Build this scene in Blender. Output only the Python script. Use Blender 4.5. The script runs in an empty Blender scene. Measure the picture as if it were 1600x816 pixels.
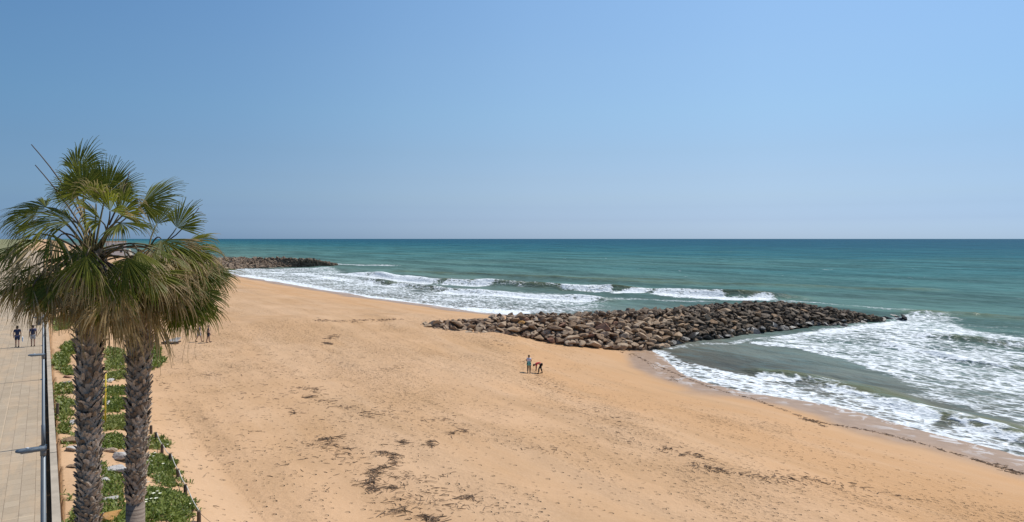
import bpy, bmesh, math, random
import numpy as np
from mathutils import Vector, Matrix, Euler

rnd = random.Random(7)
rng = np.random.default_rng(11)
SC = bpy.context.scene
COL = SC.collection
R = math.radians

# ------------------------------------------------------------------ camera model
CAM_Z = 14.5
FPX = 1067.0            # focal length in photo pixels
HOR = 373.0             # horizon row in the photo


def P(px, py, z=0.0):
    """photo pixel -> point on the horizontal plane z"""
    D = FPX * (CAM_Z - z) / (py - HOR)
    return ((px - 800.0) * D / FPX, D, z)


def PD(px, py, D):
    """photo pixel at depth D -> world point"""
    return Vector(((px - 800.0) * D / FPX, D, CAM_Z - (py - HOR) * D / FPX))


# along-coast / cross-coast axes
UX, UY = -0.566, 0.824
NX, NY = 0.824, 0.566


def ST(x, y):
    return x * UX + y * UY, x * NX + y * NY


def XY(s, t):
    return s * UX + t * NX, s * UY + t * NY


# ------------------------------------------------------------------ noise
def _hash(xi, yi, seed):
    h = (xi.astype(np.int64) * 374761393 + yi.astype(np.int64) * 668265263 + seed * 1442695041) & 0xffffffff
    h = ((h ^ (h >> 13)) * 1274126177) & 0xffffffff
    h = (h ^ (h >> 16)) & 0xffffffff
    return h / 4294967295.0


def vnoise(x, y, seed=0):
    x = np.asarray(x, float); y = np.asarray(y, float)
    xi = np.floor(x); yi = np.floor(y)
    fx = x - xi; fy = y - yi
    fx = fx * fx * (3 - 2 * fx); fy = fy * fy * (3 - 2 * fy)
    a = _hash(xi, yi, seed); b = _hash(xi + 1, yi, seed)
    c = _hash(xi, yi + 1, seed); d = _hash(xi + 1, yi + 1, seed)
    return (a * (1 - fx) + b * fx) * (1 - fy) + (c * (1 - fx) + d * fx) * fy


def fbm(x, y, seed=0, oct=4):
    s = 0; a = .5; n = 0
    for k in range(oct):
        s = s + a * vnoise(x, y, seed + k * 17); n += a
        x = x * 2.03; y = y * 2.03; a *= .5
    return s / n


def sstep(a, b, x):
    t = np.clip((x - a) / (b - a), 0, 1)
    return t * t * (3 - 2 * t)


# ------------------------------------------------------------------ shoreline and sand heights
_S = [-400, -60, 0, 17, 23.6, 27.4, 34.3, 38, 42.7, 49, 60, 64, 68, 76, 84, 98, 111, 150, 233, 284, 322, 345, 362, 380, 420, 700, 9000]
_T = [55, 53, 52.5, 53.4, 55.2, 55.9, 56.4, 55.4, 54.8, 56.6, 63.3, 66, 70, 76, 79, 76, 71.7, 67, 64.5, 63, 67.5, 74, 78, 70, 64, 60, 60]
_sg = np.arange(-400, 1200, .5)
_tg = np.interp(_sg, _S, _T)
_k = np.ones(13) / 13
_tg = np.convolve(np.pad(_tg, 6, mode='edge'), _k, 'valid')
_D = [-400, -30, -5, 0, 4, 10, 18, 21, 25, 35, 45, 60, 100]
_Z = [-14, -4, -.55, 0, .36, .9, 1.5, 1.85, 2.4, 3.05, 3.6, 4.0, 4.15]
_dg = np.arange(-400, 100, .1)
_zg = np.interp(_dg, _D, _Z)
_k2 = np.ones(21) / 21
_zg = np.convolve(np.pad(_zg, 10, mode='edge'), _k2, 'valid')


def shore_d(x, y):
    s, t = ST(x, y)
    return np.interp(s, _sg, _tg) - t + (vnoise(s * .12, t * 0, 5) - .5) * 1.6 * np.clip((s - 5) / 20, 0, 1)


def zsand(x, y):
    x = np.asarray(x, float); y = np.asarray(y, float)
    s, t = ST(x, y)
    d = shore_d(x, y)
    z = np.interp(d, _dg, _zg)
    # accreted sand behind the breakwater root
    z = z + 1.0 * np.exp(-((s - 84) / 7.) ** 2) * sstep(18, 34, d) * sstep(70, 52, d)
    # back slope up to the promenade
    w = sstep(7.5, .6, t)
    z = z * (1 - w) + 5.55 * w
    up = sstep(16, 24, d)
    z = z + (fbm(x * .12, y * .12, 3, 3) - .5) * .34 * up + (fbm(x * .5, y * .5, 9, 2) - .5) * .16 * up + (fbm(s * .03, t * .35, 14, 3) - .5) * .30 * sstep(12, 20, d)
    # the slab of the promenade lies above this
    prom = (t < .55) & (t > -14.2)
    z = np.where(prom, np.minimum(z, 5.3), z)
    return z


def G(px, py):
    """photo pixel -> first hit of the sight line with the sand"""
    D = np.geomspace(9, 600, 5000)
    x = (px - 800) * D / FPX
    zr = CAM_Z - (py - HOR) * D / FPX
    h = zsand(x, D) - zr
    k = int(np.argmax(h > 0))
    return Vector((x[k], D[k], float(zsand(x[k], D[k]))))


# ------------------------------------------------------------------ object helpers
def tag(o, label=None, cat=None, group=None, kind=None):
    if label: o['label'] = label
    if cat: o['category'] = cat
    if group: o['group'] = group
    if kind: o['kind'] = kind
    return o


def empty(name, loc, rz=0.0):
    o = bpy.data.objects.new(name, None)
    o.empty_display_size = .2
    o.location = loc; o.rotation_euler = (0, 0, rz)
    COL.objects.link(o)
    return o


def link(name, me, mat=None, parent=None, loc=None):
    o = bpy.data.objects.new(name, me)
    COL.objects.link(o)
    if mat is not None and not me.materials: me.materials.append(mat)
    if parent is not None: o.parent = parent
    if loc is not None: o.location = loc
    return o


def copy_tree(o, parent=None):
    c = o.copy(); COL.objects.link(c)
    if parent is not None: c.parent = parent
    for ch in list(o.children): copy_tree(ch, c)
    return c


def mesh_np(name, V, F, smooth=False):
    """V (n,3), F (m,4) or (m,3) arrays"""
    V = np.asarray(V, np.float32); F = np.asarray(F, np.int32)
    me = bpy.data.meshes.new(name)
    me.vertices.add(len(V)); me.vertices.foreach_set('co', V.ravel())
    k = F.shape[1]
    me.loops.add(F.size); me.loops.foreach_set('vertex_index', F.ravel())
    me.polygons.add(len(F))
    me.polygons.foreach_set('loop_start', np.arange(0, F.size, k, dtype=np.int32))
    me.polygons.foreach_set('use_smooth', np.full(len(F), smooth))
    me.update(calc_edges=True)
    me.validate()
    return me


def fattr(me, name, vals):
    a = me.attributes.new(name, 'FLOAT', 'POINT')
    a.data.foreach_set('value', np.asarray(vals, np.float32).ravel())


def cattr(me, name, vals):
    a = me.attributes.new(name, 'FLOAT_COLOR', 'POINT')
    v = np.ones((len(vals), 4), np.float32); v[:, :3] = vals
    a.data.foreach_set('color', v.ravel())


class MB:
    """collects faces of one mesh, with a float attribute per vertex"""
    def __init__(s): s.v = []; s.f = []; s.a = []; s.b = []

    def add(s, vs, fs, a=0.0, b=0.0):
        o = len(s.v)
        s.v += [tuple(v) for v in vs]
        s.f += [tuple(i + o for i in f) for f in fs]
        s.a += list(a) if hasattr(a, '__len__') else [a] * len(vs)
        s.b += list(b) if hasattr(b, '__len__') else [b] * len(vs)

    def box(s, c, size, rot=None, a=0., b=0.):
        m = rot or Matrix.Identity(3)
        c = Vector(c); h = Vector(size) / 2
        vs = [c + m @ Vector((sx * h.x, sy * h.y, sz * h.z)) for sx in (-1, 1) for sy in (-1, 1) for sz in (-1, 1)]
        s.add(vs, [(0, 1, 3, 2), (4, 6, 7, 5), (0, 4, 5, 1), (2, 3, 7, 6), (0, 2, 6, 4), (1, 5, 7, 3)], a, b)

    def tube(s, pts, rad, n=6, a=0., b=0., cap=True, flat=1.0):
        pts = [Vector(p) for p in pts]
        if not hasattr(rad, '__len__'): rad = [rad] * len(pts)
        vs = []; fs = []
        for i, p in enumerate(pts):
            d = (pts[min(i + 1, len(pts) - 1)] - pts[max(i - 1, 0)])
            d = d.normalized() if d.length > 1e-9 else Vector((0, 0, 1))
            ref = Vector((0, 0, 1)) if abs(d.z) < .9 else Vector((1, 0, 0))
            sx = d.cross(ref).normalized(); sy = sx.cross(d).normalized()
            for k in range(n):
                an = 2 * math.pi * k / n
                vs.append(p + sx * math.cos(an) * rad[i] + sy * math.sin(an) * rad[i] * flat)
        for i in range(len(pts) - 1):
            for k in range(n):
                k2 = (k + 1) % n
                fs.append((i * n + k, i * n + k2, (i + 1) * n + k2, (i + 1) * n + k))
        if cap:
            fs.append(tuple(range(n))[::-1]); fs.append(tuple((len(pts) - 1) * n + k for k in range(n)))
        aa = a
        if hasattr(a, '__len__'): aa = [a[i] for i in range(len(pts)) for k in range(n)]
        s.add(vs, fs, aa, b)

    def build(s, name, mat=None, parent=None, smooth=False, attrs=None):
        me = bpy.data.meshes.new(name)
        me.from_pydata(s.v, [], s.f)
        if smooth: me.polygons.foreach_set('use_smooth', [True] * len(me.polygons))
        if attrs:
            fattr(me, attrs[0], s.a)
            if len(attrs) > 1: fattr(me, attrs[1], s.b)
        me.update()
        return link(name, me, mat, parent)


def bevel(o, w, seg=2):
    bm = bmesh.new(); bm.from_mesh(o.data)
    bmesh.ops.bevel(bm, geom=bm.edges[:], offset=w, segments=seg, affect='EDGES', profile=.6)
    bm.to_mesh(o.data); bm.free()
    return o


# ------------------------------------------------------------------ node helper
class NT:
    def __init__(s, name):
        s.m = bpy.data.materials.new(name); s.m.use_nodes = True
        s.t = s.m.node_tree; s.t.nodes.clear()
        s.out = s.n('ShaderNodeOutputMaterial')

    def n(s, typ, **kw):
        nd = s.t.nodes.new(typ)
        for k, v in kw.items(): setattr(nd, k, v)
        return nd

    def set(s, sock, v):
        if isinstance(v, bpy.types.NodeSocket): s.t.links.new(v, sock)
        elif hasattr(v, '__len__') and sock.type == 'RGBA' and len(v) == 3: sock.default_value = (*v, 1)
        else: sock.default_value = v

    def attr(s, name): return s.n('ShaderNodeAttribute', attribute_name=name)

    def math(s, op, a, b=0.0, c=None, clamp=False):
        nd = s.n('ShaderNodeMath', operation=op, use_clamp=clamp)
        s.set(nd.inputs[0], a); s.set(nd.inputs[1], b)
        if c is not None: s.set(nd.inputs[2], c)
        return nd.outputs[0]

    def mix(s, f, a, b, blend='MIX'):
        nd = s.n('ShaderNodeMix', data_type='RGBA', blend_type=blend)
        s.set(nd.inputs[0], f); s.set(nd.inputs[6], a); s.set(nd.inputs[7], b)
        return nd.outputs[2]

    def ss(s, x, a, b, lo=0., hi=1.):
        nd = s.n('ShaderNodeMapRange', interpolation_type='SMOOTHSTEP')
        s.set(nd.inputs[0], x); s.set(nd.inputs[1], a); s.set(nd.inputs[2], b)
        s.set(nd.inputs[3], lo); s.set(nd.inputs[4], hi)
        return nd.outputs[0]

    def coord(s, which='Object', scale=(1, 1, 1), rot=(0, 0, 0)):
        tc = s.n('ShaderNodeTexCoord'); mp = s.n('ShaderNodeMapping')
        mp.inputs['Scale'].default_value = scale; mp.inputs['Rotation'].default_value = rot
        s.t.links.new(tc.outputs[which], mp.inputs[0])
        return mp.outputs[0]

    def noise(s, vec, scale, detail=3., rough=.55, dist=0.):
        nd = s.n('ShaderNodeTexNoise')
        s.set(nd.inputs['Vector'], vec); nd.inputs['Scale'].default_value = scale
        nd.inputs['Detail'].default_value = detail; nd.inputs['Roughness'].default_value = rough
        nd.inputs['Distortion'].default_value = dist
        return nd

    def voro(s, vec, scale, feature='F1', rand=1.0):
        nd = s.n('ShaderNodeTexVoronoi', feature=feature)
        s.set(nd.inputs['Vector'], vec); nd.inputs['Scale'].default_value = scale
        nd.inputs['Randomness'].default_value = rand
        return nd

    def bump(s, h, dist, strength=1.0, normal=None):
        nd = s.n('ShaderNodeBump'); s.set(nd.inputs['Height'], h)
        nd.inputs['Distance'].default_value = dist
        s.set(nd.inputs['Strength'], strength)
        if normal is not None: s.set(nd.inputs['Normal'], normal)
        return nd.outputs[0]

    def pbr(s, col, rough=.8, spec=.3, normal=None, metal=0., out=True):
        b = s.n('ShaderNodeBsdfPrincipled')
        s.set(b.inputs['Base Color'], col); s.set(b.inputs['Roughness'], rough)
        s.set(b.inputs['Specular IOR Level'], spec); s.set(b.inputs['Metallic'], metal)
        if normal is not None: s.set(b.inputs['Normal'], normal)
        if out: s.t.links.new(b.outputs[0], s.out.inputs[0])
        return b


def simple(name, col, rough=.7, spec=.3, var=.15, scale=6., metal=0.):
    t = NT(name); c = t.coord()
    f = t.noise(c, scale, 4.).outputs[0]
    dark = tuple(v * (1 - var) for v in col); lite = tuple(min(1, v * (1 + var)) for v in col)
    t.pbr(t.mix(t.ss(f, .3, .7), dark, lite), rough, spec, t.bump(f, .01, .4), metal)
    return t.m


M = {}

# sand -------------------------------------------------------------
t = NT('sand')
c = t.coord()
foot = t.attr('foot').outputs['Fac']; wet = t.attr('wet').outputs['Fac']; lower = t.attr('lower').outputs['Fac']
scrub = t.attr('scrub').outputs['Fac']
big = t.noise(c, .11, 4.).outputs[0]; mid = t.noise(c, .9, 4.).outputs[0]; fine = t.noise(c, 9., 3.).outputs[0]
dry = t.mix(t.ss(big, .3, .7), (.475, .286, .150), (.55, .343, .196))
low = t.mix(t.ss(big, .3, .7), (.50, .288, .142), (.54, .316, .163))
col = t.mix(lower, dry, low)
ang_ = math.atan2(UY, UX)
def along(sx, sy, det=4.):
    mp = t.n('ShaderNodeMapping'); t.t.links.new(t.coord('Object', (1, 1, 1), (0, 0, -ang_)), mp.inputs[0]); mp.inputs['Scale'].default_value = (sx, sy, 1)
    return t.noise(mp.outputs[0], 1., det, .6).outputs[0]
col = t.mix(t.ss(along(.03, .22), .42, .66, 0., .40), col, (.56, .375, .235))
col = t.mix(t.ss(along(.05, .55), .50, .70, 0., .32), col, (.37, .225, .115))
col = t.mix(t.ss(mid, .35, .75, 0., .16), col, (.44, .27, .15))
col = t.mix(t.ss(fine, .5, .8, 0., .22), col, (.62, .45, .3))
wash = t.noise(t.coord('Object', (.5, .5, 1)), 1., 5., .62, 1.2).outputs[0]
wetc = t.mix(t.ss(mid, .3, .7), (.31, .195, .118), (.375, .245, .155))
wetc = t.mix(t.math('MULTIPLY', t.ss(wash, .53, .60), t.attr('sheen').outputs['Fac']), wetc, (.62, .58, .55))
col = t.mix(wet, col, wetc)
col = t.mix(scrub, col, t.mix(t.ss(mid, .4, .6), (.30, .27, .16), (.12, .14, .055)))
# footprints: pits in random cells
def pits(scale, r, thr_lo, seed):
    cc = t.coord('Object', (1, 1, 1), (0, 0, seed))
    wob = t.n('ShaderNodeVectorMath', operation='ADD')
    t.t.links.new(cc, wob.inputs[0])
    nz = t.n('ShaderNodeVectorMath', operation='SCALE'); t.t.links.new(t.noise(cc, 2.3 * scale, 2.).outputs[1], nz.inputs[0])
    nz.inputs[3].default_value = .22 / scale
    t.t.links.new(nz.outputs[0], wob.inputs[1])
    v = t.voro(wob.outputs[0], scale)
    sep = t.n('ShaderNodeSeparateColor'); t.t.links.new(v.outputs['Color'], sep.inputs[0])
    on = t.math('LESS_THAN', sep.outputs[0], t.math('MULTIPLY', foot, thr_lo))
    pit = t.ss(v.outputs['Distance'], r * .55, r, 1., 0.)
    rim = t.math('MULTIPLY', t.ss(v.outputs['Distance'], r, r * 1.35, 1., 0.), .12)
    return t.math('MULTIPLY', on, t.math('SUBTRACT', rim, pit))
h1 = pits(2.5, .27, .62, .3)
h2 = pits(4.3, .30, .60, 1.1)
hh = t.math('ADD', t.math('MULTIPLY', h1, 1.0), t.math('MULTIPLY', h2, .6))
rough_h = t.math('MULTIPLY', t.noise(c, 3.2, 4., .6).outputs[0], t.math('ADD', t.math('MULTIPLY', foot, .9), .08))
hh = t.math('ADD', hh, rough_h)
nb = t.bump(hh, .15, 1.0)
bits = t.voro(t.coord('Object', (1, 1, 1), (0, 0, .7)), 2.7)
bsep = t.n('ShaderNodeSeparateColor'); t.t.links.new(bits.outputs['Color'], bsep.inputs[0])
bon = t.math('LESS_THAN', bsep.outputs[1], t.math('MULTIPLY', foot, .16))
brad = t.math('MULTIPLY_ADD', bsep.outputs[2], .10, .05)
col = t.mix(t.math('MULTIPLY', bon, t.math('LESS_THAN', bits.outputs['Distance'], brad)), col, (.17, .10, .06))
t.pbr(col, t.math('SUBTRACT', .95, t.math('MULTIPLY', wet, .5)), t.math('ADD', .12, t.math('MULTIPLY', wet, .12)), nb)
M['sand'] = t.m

# sea --------------------------------------------------------------
t = NT('sea_water')
ang = math.atan2(UY, UX)
c = t.coord()
cs = t.coord('Object', (1, 1, 1), (0, 0, -ang))       # x along the coast
def stretch(sx, sy):
    mp = t.n('ShaderNodeMapping'); t.t.links.new(cs, mp.inputs[0]); mp.inputs['Scale'].default_value = (sx, sy, 1)
    return mp.outputs[0]
tint = t.attr('tint').outputs['Color']; F = t.attr('foam').outputs['Fac']; far = t.attr('far').outputs['Fac']
n1 = t.noise(stretch(.30, .75), 1., 5., .62, .6).outputs[0]
n2 = t.noise(stretch(1.3, 2.2), 1., 4., .6, .8).outputs[0]
warp = t.n('ShaderNodeVectorMath', operation='ADD')
t.t.links.new(stretch(.55, .95), warp.inputs[0])
wn = t.n('ShaderNodeVectorMath', operation='SCALE'); t.t.links.new(t.noise(c, .55, 3.).outputs[1], wn.inputs[0]); wn.inputs[3].default_value = 1.6
t.t.links.new(wn.outputs[0], warp.inputs[1])
lace = t.voro(warp.outputs[0], 1.0, 'DISTANCE_TO_EDGE').outputs[0]
lace = t.ss(lace, 0., .28, 1., 0.)
mixn = t.math('ADD', t.math('MULTIPLY', n1, .75), t.math('ADD', t.math('MULTIPLY', n2, .45), t.math('MULTIPLY', lace, .22)))   # about .3..1.1, mean .66
v = t.math('ADD', F, t.math('MULTIPLY', t.math('SUBTRACT', mixn, .68), 1.55))
fm = t.math('MULTIPLY', t.ss(v, .38, .90), t.ss(F, .02, .12))
# scattered whitecaps offshore
wc = t.noise(stretch(.06, .17), 1., 6., .66).outputs[0]
caps = t.math('MULTIPLY', t.ss(wc, .685, .72), far)
fm = t.math('MAXIMUM', fm, t.math('MULTIPLY', caps, .8))
streak = t.noise(stretch(.012, .05), 1., 4.).outputs[0]
chop = t.noise(stretch(.22, .6), 1., 5., .65).outputs[0]
wcol = t.mix(t.ss(streak, .35, .65), t.mix(.45, tint, (0, .005, .006)), t.mix(.05, tint, (.20, .38, .36)))
lines = t.noise(stretch(.05, .26), 1., 4., .6).outputs[0]
wcol = t.mix(t.ss(lines, .50, .36, 0., .42), wcol, t.mix(.55, wcol, (.0, .012, .012)))
wcol = t.mix(t.ss(chop, .46, .62, .0, .50), wcol, t.mix(.42, wcol, (.15, .27, .28)))
foamc = t.mix(t.ss(n2, .35, .6), (.56, .60, .62), (.84, .86, .87))
col = t.mix(fm, wcol, foamc)
w1 = t.noise(stretch(.9, 1.7), 1., 4., .6).outputs[0]
w2 = t.noise(stretch(.10, .28), 1., 5., .65).outputs[0]
hgt = t.math('ADD', t.math('MULTIPLY', w1, .28), t.math('MULTIPLY', w2, 1.3))
hgt = t.math('ADD', hgt, t.math('MULTIPLY', fm, .28))
nb = t.bump(hgt, .8, .75)
df = t.n('ShaderNodeBsdfDiffuse'); t.set(df.inputs[0], col); t.set(df.inputs['Normal'], nb)
gl = t.n('ShaderNodeBsdfGlossy'); gl.inputs['Roughness'].default_value = .22; t.set(gl.inputs['Normal'], nb)
fr = t.n('ShaderNodeFresnel'); fr.inputs[0].default_value = 1.33; t.set(fr.inputs['Normal'], nb)
# steep wavelets keep a rough sea from mirroring the sky at grazing angles
fac = t.math('MULTIPLY', t.math('MINIMUM', t.math('MULTIPLY', fr.outputs[0], .6), .075), t.math('SUBTRACT', 1., t.math('MULTIPLY', fm, .85)))
ms = t.n('ShaderNodeMixShader'); t.set(ms.inputs[0], fac); t.t.links.new(df.outputs[0], ms.inputs[1]); t.t.links.new(gl.outputs[0], ms.inputs[2]); t.t.links.new(ms.outputs[0], t.out.inputs[0])
M['sea'] = t.m


# rocks ------------------------------------------------------------
def rockmat(name, a, b, stain, rough=.9, spec=.2):
    t = NT(name); c = t.coord()
    oi = t.n('ShaderNodeObjectInfo')
    big = t.noise(c, 1.1, 4., .6).outputs[0]; f = t.noise(c, 7., 4., .65).outputs[0]
    col = t.mix(oi.outputs['Random'], a, b)
    col = t.mix(t.ss(big, .45, .7, 0., .7), col, stain)
    col = t.mix(t.ss(f, .35, .75, 0., .45), col, tuple(v * .5 for v in a))
    t.pbr(col, rough, spec, t.bump(t.math('ADD', f, t.math('MULTIPLY', big, 2.)), .06, .8))
    return t.m
M['rock_pale'] = rockmat('boulder_pale', (.40, .29, .195), (.55, .42, .30), (.34, .205, .115))
M['rock_brown'] = rockmat('boulder_brown', (.26, .165, .10), (.39, .27, .175), (.42, .29, .19))
M['rock_red'] = rockmat('boulder_red', (.30, .155, .10), (.36, .20, .135), (.22, .14, .10))
M['rock_orange'] = rockmat('boulder_orange', (.46, .24, .075), (.48, .26, .09), (.36, .22, .12))
M['rock_dark'] = rockmat('boulder_dark', (.095, .066, .044), (.19, .135, .09), (.24, .17, .11), .7, .35)
M['rock_wet'] = rockmat('boulder_wet', (.045, .040, .038), (.075, .064, .056), (.05, .045, .04), .4, .5)
M['rock_white'] = rockmat('stone_white', (.50, .46, .42), (.60, .56, .52), (.40, .34, .29))

t = NT('rubble'); c = t.coord()
vr = t.attr('tone').outputs['Fac']; f = t.noise(c, 2.5, 5., .65).outputs[0]
seaw = t.attr('dark').outputs['Fac']
col = t.mix(vr, (.22, .14, .09), (.46, .34, .24))
col = t.mix(seaw, col, t.mix(vr, (.075, .056, .042), (.19, .145, .105)))
col = t.mix(t.ss(f, .4, .7, 0., .5), col, (.10, .075, .055))
t.pbr(col, .88, .2, t.bump(f, .12, .9))
M['rubble'] = t.m

# paving -----------------------------------------------------------
t = NT('paving'); c = t.coord()
br = t.n('ShaderNodeTexBrick'); t.set(br.inputs['Vector'], c)
br.offset = .5
t.set(br.inputs['Color1'], (.375, .288, .20)); t.set(br.inputs['Color2'], (.435, .34, .24)); t.set(br.inputs['Mortar'], (.28, .21, .145))
br.inputs['Scale'].default_value = 1.; br.inputs['Mortar Size'].default_value = .012
br.inputs['Brick Width'].default_value = .62; br.inputs['Row Height'].default_value = .42; br.inputs['Mortar Smooth'].default_value = .3
br2 = t.n('ShaderNodeTexBrick'); t.set(br2.inputs['Vector'], c); br2.offset = 0
t.set(br2.inputs['Color1'], (1, 1, 1)); t.set(br2.inputs['Color2'], (.93, .92, .90)); t.set(br2.inputs['Mortar'], (1.22, 1.2, 1.16))
br2.inputs['Scale'].default_value = 1.; br2.inputs['Mortar Size'].default_value = .03; br2.inputs['Brick Width'].default_value = 6.6; br2.inputs['Row Height'].default_value = 1.7
n = t.noise(c, .5, 5.).outputs[0]; f = t.noise(c, 14., 3.).outputs[0]
col = t.mix(1., br.outputs[0], br2.outputs[0], 'MULTIPLY')
col = t.mix(t.ss(n, .45, .75, 0., .35), col, (.36, .285, .215))
col = t.mix(t.ss(f, .4, .8, 0., .25), col, (.52, .43, .33))
dr_ = t.noise(t.coord('Object', (.16, .55, 1)), 1., 5., .65, .6).outputs[0]
col = t.mix(t.ss(dr_, .50, .64, 0., .55), col, (.50, .355, .225))          # blown sand
sp_ = t.noise(c, 1.7, 5., .7).outputs[0]
col = t.mix(t.ss(sp_, .58, .70, 0., .5), col, (.24, .18, .13))             # old stains
t.pbr(col, .9, .2, t.bump(t.math('ADD', br.outputs['Fac'], t.math('MULTIPLY', f, -.6)), -.008, .6))
M['paving'] = t.m
M['kerb'] = simple('pale_concrete', (.42, .35, .27), .9, .2, .14, 1.6)

# palm -------------------------------------------------------------
t = NT('palm_leaf'); c = t.coord()
dryn = t.attr('dry').outputs['Fac']; tone = t.attr('tone').outputs['Fac']
f = t.noise(c, 5., 3.).outputs[0]
gr = t.mix(tone, (.058, .088, .009), (.30, .295, .045))
gr = t.mix(t.ss(f, .5, .75, 0., .4), gr, (.24, .22, .05))
br_ = t.mix(tone, (.27, .165, .065), (.78, .57, .30))
br_ = t.mix(t.ss(f, .35, .7), br_, t.mix(.5, br_, (.10, .065, .035)))
yel = (.27, .24, .07)
col = t.mix(t.ss(dryn, .18, .5), gr, yel)
col = t.mix(t.ss(dryn, .45, .8), col, br_)
b = t.pbr(col, .45, .22, None, out=False)
tr = t.n('ShaderNodeBsdfTranslucent'); t.set(tr.inputs[0], t.mix(.35, col, (.22, .26, .02), 'ADD') if False else t.mix(.5, col, (.20, .24, .03)))
ms = t.n('ShaderNodeMixShader'); ms.inputs[0].default_value = .48
t.t.links.new(b.outputs[0], ms.inputs[1]); t.t.links.new(tr.outputs[0], ms.inputs[2]); t.t.links.new(ms.outputs[0], t.out.inputs[0])
M['leaf'] = t.m

t = NT('palm_stalk'); c = t.coord()
dryn = t.attr('dry').outputs['Fac']
f = t.noise(c, 8., 3.).outputs[0]
col = t.mix(t.ss(dryn, .2, .7), t.mix(f, (.15, .13, .05), (.22, .17, .075)), t.mix(f, (.035, .024, .018), (.12, .08, .05)))
t.pbr(col, .55, .35)
M['stalk'] = t.m

t = NT('palm_trunk'); c = t.coord()
tn = t.attr('tone').outputs['Fac']; bt = t.attr('boot').outputs['Fac']
st = t.noise(t.coord('Object', (14, 14, 3)), 2., 4., .6).outputs[0]
core = t.mix(t.ss(st, .3, .7), (.045, .033, .025), (.09, .066, .05))
boot = t.mix(tn, (.19, .145, .105), (.62, .52, .42))
boot = t.mix(t.ss(st, .4, .7, 0., .6), boot, (.075, .055, .042))
col = t.mix(t.ss(bt, .3, .6), core, boot)
t.pbr(col, .9, .15, t.bump(st, .02, .8))
M['trunk'] = t.m

t = NT('bare_trunk'); c = t.coord()
st = t.noise(t.coord('Object', (6, 6, 9)), 2., 4., .6).outputs[0]
wv = t.noise(t.coord('Object', (1.5, 1.5, 22)), 1., 2.).outputs[0]
col = t.mix(t.ss(wv, .35, .65), (.17, .13, .105), (.27, .215, .175))
t.pbr(col, .9, .15, t.bump(t.math('ADD', st, wv), .02, .7))
M['bare'] = t.m

# ground cover -----------------------------------------------------
t = NT('succulent'); c = t.coord()
tn = t.attr('tone').outputs['Fac']; ye = t.attr('yellow').outputs['Fac']
col = t.mix(tn, (.052, .088, .013), (.23, .26, .05))
col = t.mix(ye, col, t.mix(tn, (.20, .22, .05), (.34, .32, .10)))
b = t.pbr(col, .5, .3, None, out=False)
tr = t.n('ShaderNodeBsdfTranslucent'); t.set(tr.inputs[0], t.mix(.4, col, (.16, .26, .02)))
ms = t.n('ShaderNodeMixShader'); ms.inputs[0].default_value = .22
t.t.links.new(b.outputs[0], ms.inputs[1]); t.t.links.new(tr.outputs[0], ms.inputs[2]); t.t.links.new(ms.outputs[0], t.out.inputs[0])
M['succulent'] = t.m
M['petal'] = simple('petal_white', (.80, .78, .62), .7)
M['petal_purple'] = simple('petal_purple', (.42, .22, .55), .7)

t = NT('driftwood'); c = t.coord()
tn = t.attr('tone').outputs['Fac']
t.pbr(t.mix(tn, (.095, .064, .042), (.31, .21, .14)), .9, .15, t.bump(t.noise(c, 20.).outputs[0], .01, .6))
M['twig'] = t.m

t = NT('galvanised_paint'); c = t.coord()
f = t.noise(c, 3., 4.).outputs[0]
t.pbr(t.mix(f, (.13, .155, .18), (.20, .23, .26)), .45, .5, None, .25)
M['lamp'] = t.m
M['lamp_top'] = simple('lamp_glint', (.62, .64, .66), .35, .5)  # pale colour for the reflection spot on the lamp heads
M['lens'] = simple('lamp_glass', (.75, .75, .70), .2, .5)
M['wood'] = simple('weathered_wood', (.13, .095, .07), .9, .15, .3, 9)
M['greywood'] = simple('grey_boards', (.36, .34, .32), .9, .15, .2, 7)
M['rope'] = simple('white_rope', (.55, .51, .45), .9, .1, .1, 30)
M['cord'] = simple('thin_dark_cord', (.20, .16, .13), .9, .1, .1, 30)
M['yellow'] = simple('yellow_paint', (.66, .47, .035), .5, .4, .08, 3)
M['bin'] = simple('bin_dark_grey', (.10, .105, .11), .5, .4, .1, 3)
M['bin_lid'] = simple('bin_light_grey', (.45, .47, .48), .4, .4, .1, 3)
M['skin'] = simple('skin_tone', (.40, .235, .165), .6, .35, .08)
M['hair_d'] = simple('hair_brown', (.07, .045, .032), .6, .3)
M['c_white'] = simple('cloth_white', (.72, .74, .80), .9, .1)
M['c_lilac'] = simple('cloth_pale_lilac', (.62, .62, .74), .9, .1)
M['c_teal'] = simple('cloth_teal', (.16, .43, .42), .9, .1)
M['c_black'] = simple('cloth_black', (.022, .020, .024), .9, .1)
M['c_red'] = simple('cloth_red', (.50, .05, .055), .9, .1)
M['c_navy'] = simple('cloth_navy', (.038, .048, .095), .9, .1)
M['c_blue'] = simple('cloth_blue', (.06, .085, .26), .9, .1)
M['c_grey'] = simple('cloth_grey', (.36, .36, .38), .9, .1)
M['c_bag'] = simple('cloth_pale_blue', (.60, .68, .76), .9, .1)
M['c_pink'] = simple('cloth_pale_pink', (.72, .60, .56), .9, .1)
M['wall'] = simple('white_render', (.74, .73, .70), .9, .2, .06, 1)
M['pane'] = simple('window_glass', (.05, .06, .07), .1, .5, .1)


# ================================================================== terrain
def polar(a0, a1, na, r):
    a = np.radians(np.linspace(a0, a1, na))
    A, RR = np.meshgrid(a, r)
    x = np.sin(A) * RR; y = np.cos(A) * RR
    n, m = x.shape
    i = np.arange(n * m).reshape(n, m)
    F = np.stack([i[:-1, :-1], i[:-1, 1:], i[1:, 1:], i[1:, :-1]], -1).reshape(-1, 4)
    return x.ravel(), y.ravel(), F


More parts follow.
